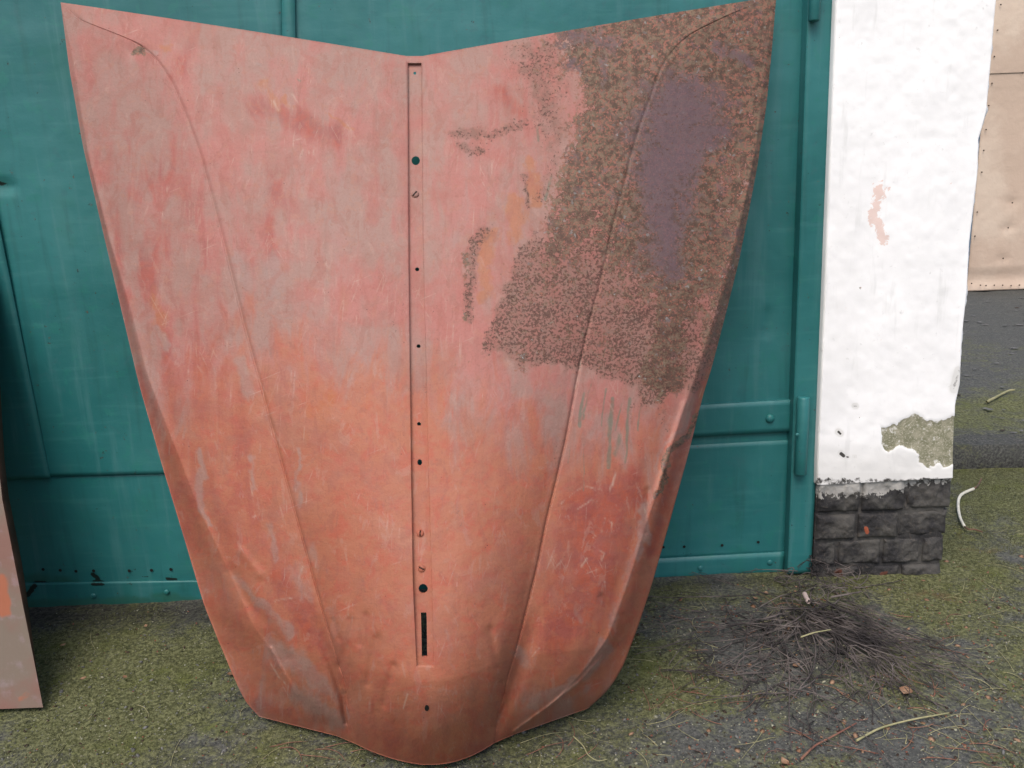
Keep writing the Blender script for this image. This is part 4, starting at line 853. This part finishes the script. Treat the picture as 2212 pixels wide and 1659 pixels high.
for k in range(34):                        # bundle at the lower right
    p = zpt(R.gauss(1795, 26), R.gauss(1345, 28)); twig(T, p, math.radians(R.gauss(-60, 8)), R.uniform(.12, .36), R.uniform(.0010, .0017), R.gauss(0, .5), R.uniform(0, .02), R.uniform(0, .02), 10, 2, R)
for k in range(50):                        # tangle against the post and pillar
    p = zpt(R.uniform(1685, 1850), R.gauss(1266, 11)); twig(T, p, R.uniform(0, 6.28), R.uniform(.05, .15), R.uniform(.0009, .0017), R.gauss(0, 2.4), R.uniform(0, .05), R.uniform(0, .03), 10, 1, R)
for k in range(75):
    p = zpt(R.gauss(1715, 75), R.gauss(1415, 55)); twig(T, p, R.uniform(0, 6.28), R.uniform(.08, .24), R.uniform(.0009, .0017), R.gauss(0, 1.6), 0, R.uniform(0, .02), 10, 2, R)
tw = T.build('twig_heap', MTWIG); tag(tw, 'tangled heap of thin grey twigs on the ground below the white pillar', 'twig heap', kind='stuff')
T = Tubes()
for k in range(260):                       # loose stems and pine needles all over the ground
    px_, py_ = R.uniform(0, 2212), R.uniform(1290, 1659)
    if px_ < 1350 and py_ < 1560 and R.random() < .7: continue
    if R.random() < .45: px_, py_ = R.uniform(1850, 2212), R.uniform(1080, 1620)
    p = zpt(px_, py_)
    if p[1] > 1.88 and p[0] < 1.1: continue
    twig(T, p, R.uniform(0, 6.28), R.uniform(.02, .11), R.uniform(.0005, .0009), R.gauss(0, 1.2), 0, .002, 7, 0, R)
st_ = T.build('straw_litter', MSTRAW); tag(st_, 'fine dry stems and needles scattered over the mossy ground', 'litter', kind='stuff')
T = Tubes()
for k in range(60):
    p = zpt(R.uniform(1380, 2150), R.uniform(1300, 1659))
    if p[1] > 1.88 and p[0] < 1.1: continue
    twig(T, p, R.uniform(0, 6.28), R.uniform(.03, .10), R.uniform(.0006, .0011), R.gauss(0, 1.5), 0, .004, 7, 1, R)
for k in range(10): p = zpt(R.uniform(560, 1300), R.uniform(1605, 1655)); twig(T, p, R.uniform(-.3, .8), R.uniform(.05, .1), .001, R.gauss(0, 1), 0, .003, 7, 0, R)
t_ = T.build('reddish_twig_litter', MRED); tag(t_, 'short reddish brown twigs strewn in front of the heap', 'litter', kind='stuff')
# single sticks one can tell apart
def stick(name, pxs, r, mat, label, cat, z=.004, zs=None, r1=None, group=None):
    P_ = [zpt(x, y, z if zs is None else zs[k]) for k, (x, y) in enumerate(pxs)]
    P_ = np.array(P_); m = 24; t = np.linspace(0, len(P_) - 1, m); k = np.arange(len(P_)); Q_ = np.stack([np.interp(t, k, P_[:, j]) for j in range(3)], 1)
    ker = np.array([1, 2, 3, 2, 1.])/9
    for _ in range(2):
        Qp = np.concatenate([2*Q_[:1] - Q_[2:0:-1], Q_, 2*Q_[-1:] - Q_[-2:-4:-1]]); Q_ = np.stack([np.convolve(Qp[:, j], ker, 'valid') for j in range(3)], 1)
    T = Tubes(); T.add(Q_, r, r1 or r*.6, 8); o = T.build(name, mat); return tag(o, label, cat, group)
stick('stick', [(1850, 1600), (1900, 1572), (1965, 1555), (2050, 1540)], .0022, MSTRAW, 'pale greenish stick lying on bare asphalt at lower right', 'stick', group='sticks on the ground')
stick('stick', [(1730, 1640), (1760, 1610), (1800, 1590), (1850, 1562)], .0022, MRED, 'reddish forked twig near the bottom of the photo, below the heap', 'stick', group='sticks on the ground')
stick('stick', [(1238, 1590), (1262, 1612), (1268, 1630), (1290, 1645), (1312, 1640)], .0012, MSTRAW, 'thin hooked straw curling on the ground right of the bonnet nose', 'stick', group='sticks on the ground')
stick('stick', [(1730, 1376), (1760, 1366), (1795, 1360)], .0018, MSTRAW, 'short yellow green straw lying on top of the twig heap', 'stick', .03, group='sticks on the ground')
stick('stick', [(1700, 1400), (1706, 1470), (1704, 1560), (1710, 1620)], .0016, MTWIG, 'longest grey twig trailing straight down out of the heap', 'stick', .006, group='sticks on the ground')
stick('stick', [(2132, 868), (2155, 856), (2180, 843), (2192, 842)], .006, MSTRAW, 'pale bleached stick on the raised pavement behind the pillar', 'stick', ST + .01, group='sticks on the ground')
stick('stick', [(1795, 1290), (1830, 1284), (1860, 1278)], .003, MTWIG, 'stout short grey stick pointing right beside the heap', 'stick', .012, group='sticks on the ground')
o = empty('curved_cable', tuple(zpt(2070, 1100)))
tag(o, 'white curved piece of cable on moss right of the pillar base', 'cable')
def part_stick(nm, pxs, r, mat, z):
    s = stick(nm, pxs, r, mat, None, None, z, r1=r*.8); s.parent = o; s.matrix_parent_inverse = Matrix.Translation(-Vector(o.location))
part_stick('sheath', [(2103, 1056), (2088, 1062), (2075, 1068), (2069, 1080), (2070, 1105), (2076, 1125), (2084, 1138)], .0048, MCABLE, .008)
part_stick('bare_end', [(2084, 1138), (2093, 1144), (2105, 1143), (2122, 1149)], .003, MCABLED, .008)
part_stick('bare_end', [(2103, 1056), (2112, 1050), (2118, 1038), (2120, 1034)], .003, MCABLED, .008)
# cut branch stub in the heap
o2 = stick('branch_stub', [(1738, 1283), (1746, 1300)], .006, mat_plain('pale_cut_wood', cc(196, 176, 172), cc(160, 150, 146), 40), 'pale cut branch stub at the head of the twig heap', 'branch', .028, r1=.0055)
def leaf(x, y, s, ang, label, mat=MLEAF, z=.004, curl=.2):
    p = zpt(x, y, z); n = 9; V = []; F = []
    for k in range(n):
        t = k/(n - 1); wd = .32*s*math.sin(math.pi*min(1, t*1.02 + .02))**.8*(1 + .15*math.sin(9*t + x)); zc = curl*s*(t - .5)**2
        for a in (-1, -.5, 0, .5, 1):
            lx = (t - .5)*s; ly = a*wd; V.append((p[0] + lx*math.cos(ang) - ly*math.sin(ang), p[1] + lx*math.sin(ang) + ly*math.cos(ang), p[2] + zc + curl*.8*s*abs(a)**2*.35))
    for k in range(n - 1):
        for j in range(4): b = k*5 + j; F.append((b, b + 1, b + 6, b + 5))
    nb = len(V); V += [(a, b, c - .0006) for a, b, c in V]; F += [tuple(reversed([q_ + nb for q_ in f])) for f in F]
    ob = mesh('fallen_leaf', V, F, mat, None, True); tag(ob, label, 'leaf', 'fallen leaves on the ground'); return ob
for a in [(503, 1455, .022, .2, 'small tan leaf on the ground touching the lower left edge of the bonnet'), (136, 1393, .014, 1., 'small pinkish leaf on moss just right of the leaning body panel'),
          (315, 1352, .013, 2., 'tiny tan leaf in the shadow below the left gate leaf'), (180, 1465, .014, .7, 'tiny pink leaf by the bright moss patch at lower left'),
          (270, 1462, .013, 2.4, 'tiny pink leaf right of the bright moss patch'), (1655, 1281, .016, 1.3, 'small orange tan leaf lying just below the gate hinge side'),
          (1720, 1437, .018, .4, 'curled tan leaf in the middle of the twig heap'), (1815, 1430, .015, 2.6, 'rounded tan leaf at the right side of the twig heap'),
          (1957, 1492, .034, .9, 'largest dry brown leaf, crumpled, right of the twig heap'), (1695, 1645, .02, 1.8, 'dry brown leaf at the bottom edge below the heap'),
          (1632, 1292, .013, 2.2, 'narrow pale leaf just above the twigs, left of the tan one')]: leaf(*a)

def scatter(name, n, mat, size, region, label, cat, flat=.35, dens=None, thick=.3, verts=6, zoff=.0):
    r = np.random.default_rng(abs(hash(label)) % 1000 if False else len(label)*7 + n); V = []; F = []; c = 0; cnt = 0
    while cnt < n:
        x = r.uniform(region[0], region[2]); y = r.uniform(region[1], region[3])
        if dens is not None and r.random() > dens(x, y): continue
        p = zpt(x, y)
        if p[1] > 1.93 and p[0] < 1.12: continue
        if p[1] > 2.66: continue
        s = size*r.uniform(.5, 1.5); a = r.uniform(0, 6.28); asp = r.uniform(.35, 1); z = float(ground_h(p[0], p[1])) + s*.15 + zoff; tl = r.normal(0, .35, 2)
        ring = []
        for k in range(verts):
            t = 2*math.pi*k/verts; lx = s*math.cos(t)*r.uniform(.8, 1.15); ly = s*asp*math.sin(t)*r.uniform(.8, 1.15)
            X_ = lx*math.cos(a) - ly*math.sin(a); Y_ = lx*math.sin(a) + ly*math.cos(a); ring.append((p[0] + X_, p[1] + Y_, z + tl[0]*X_ + tl[1]*Y_))
        V += ring + [(p[0], p[1], z + s*thick)] + [(p[0], p[1], z - s*thick)]
        for k in range(verts): F.append((c + k, c + (k + 1) % verts, c + verts)); F.append((c + (k + 1) % verts, c + k, c + verts + 1))
        c += verts + 2; cnt += 1
    o = mesh_np(name, np.array(V), np.array(F), mat, smooth=False); return tag(o, label, cat, kind='stuff')
D1 = lambda x, y: (1 if y > 1300 else .35)*(.4 if x < 100 else 1)
scatter('pale_husk_litter', 1900, MCHIP, .0019, (0, 1040, 2212, 1659), 'small pale seed husks sprinkled all over the mossy ground', 'litter', dens=D1)
scatter('pale_husk_litter', 130, MCHIP, .0042, (100, 1330, 2212, 1659), 'larger pale flakes and bud scales lying among the husks', 'litter', dens=D1, thick=.12)
scatter('reddish_husk_litter', 800, MCHIPR, .0022, (0, 1250, 2212, 1659), 'small reddish brown husks and bud scales on the ground', 'litter', dens=lambda x, y: 1 if x > 1350 else .25)
scatter('bark_bit_litter', 500, MCHIPD, .0036, (0, 1290, 2212, 1659), 'dark brown bark crumbs and leaf bits over the ground', 'litter', dens=lambda x, y: 1 if x > 1350 else .4, thick=.2)
scatter('leaf_bit_litter', 170, MLEAF, .0050, (1350, 1200, 2212, 1640), 'tan and reddish torn leaf bits right of the bonnet', 'litter', dens=lambda x, y: 1 if x > 1600 else .4, thick=.1)
scatter('pebble_litter', 260, MGRIT, .0042, (0, 1300, 2212, 1659), 'small grey pebbles half sunk in the moss', 'pebbles', thick=.5)
scatter('grit', 3000, MGRIT, .0021, (0, 1040, 2212, 1659), 'grey grit lying loose on the asphalt', 'grit', thick=.6, dens=lambda x, y: 1 if x > 1300 else .6)
def moss_tufts(n):
    r = np.random.default_rng(5); x = r.uniform(-1.4, 2.3, n*6); y = r.uniform(1.02, 2.68, n*6)
    X, Y = proj(np.stack([x, y, np.zeros_like(x)], -1)); ok = (X > -40) & (X < 2260) & (Y < 1690) & ((y < 1.93) | (x > 1.14))
    m_ = moss_field(x, y) + .5*vnoise(x + 30, y + 30, .03, seed=77, octs=2); ok &= (m_ > .5) & (r.random(n*6) < .9); x, y = x[ok][:n], y[ok][:n]; n = len(x)
    z = ground_h(x, y); a = r.uniform(0, 2*math.pi, n); h = r.uniform(.002, .0058, n); wd = r.uniform(.0006, .0014, n); lx = r.normal(0, .003, n); ly = r.normal(0, .003, n)
    c, s = np.cos(a)*wd, np.sin(a)*wd
    V = np.stack([np.stack([x - c, y - s, z - .001], 1), np.stack([x + c, y + s, z - .001], 1), np.stack([x + lx, y + ly, z + h], 1)], 1).reshape(-1, 3)
    o = mesh_np('moss', V, np.arange(3*n).reshape(-1, 3), MMOSS, smooth=False); tag(o, 'short olive green moss covering patches of the asphalt', 'moss', kind='stuff')
moss_tufts(60000)
def pavement_debris():
    r = np.random.default_rng(8); V = []; F = []; c = 0
    for k in range(380):
        p = np.array([r.uniform(1.6, 4.6), 2.8 + 3.3*r.random()**1.6, ST + .004]); s_ = r.uniform(.003, .014)*(1 + .3*(p[1] - 2.8)); a = r.uniform(0, 6.28)
        n = 6; ring = [(p[0] + s_*math.cos(a + t)*r.uniform(.7, 1.3), p[1] + s_*math.sin(a + t)*r.uniform(.5, 1.2), p[2] + r.uniform(0, .002)) for t in np.linspace(0, 2*math.pi, n + 1)[:-1]]
        V += ring + [(p[0], p[1], p[2] + s_*.25)]; F += [(c + j, c + (j + 1) % n, c + n) for j in range(n)]; c += n + 1
    h = len(F)*2//3
    o = mesh_np('stone_litter', np.array(V), np.array(F[:h]), MGRIT, smooth=False); tag(o, 'small stones and dirt crumbs on the raised pavement by the fence', 'stones', kind='stuff')
    o = mesh_np('bark_bit_litter', np.array(V), np.array(F[h:]), MCHIPD, smooth=False); tag(o, 'dark leaf bits on the raised pavement by the fence', 'litter', kind='stuff')
pavement_debris()
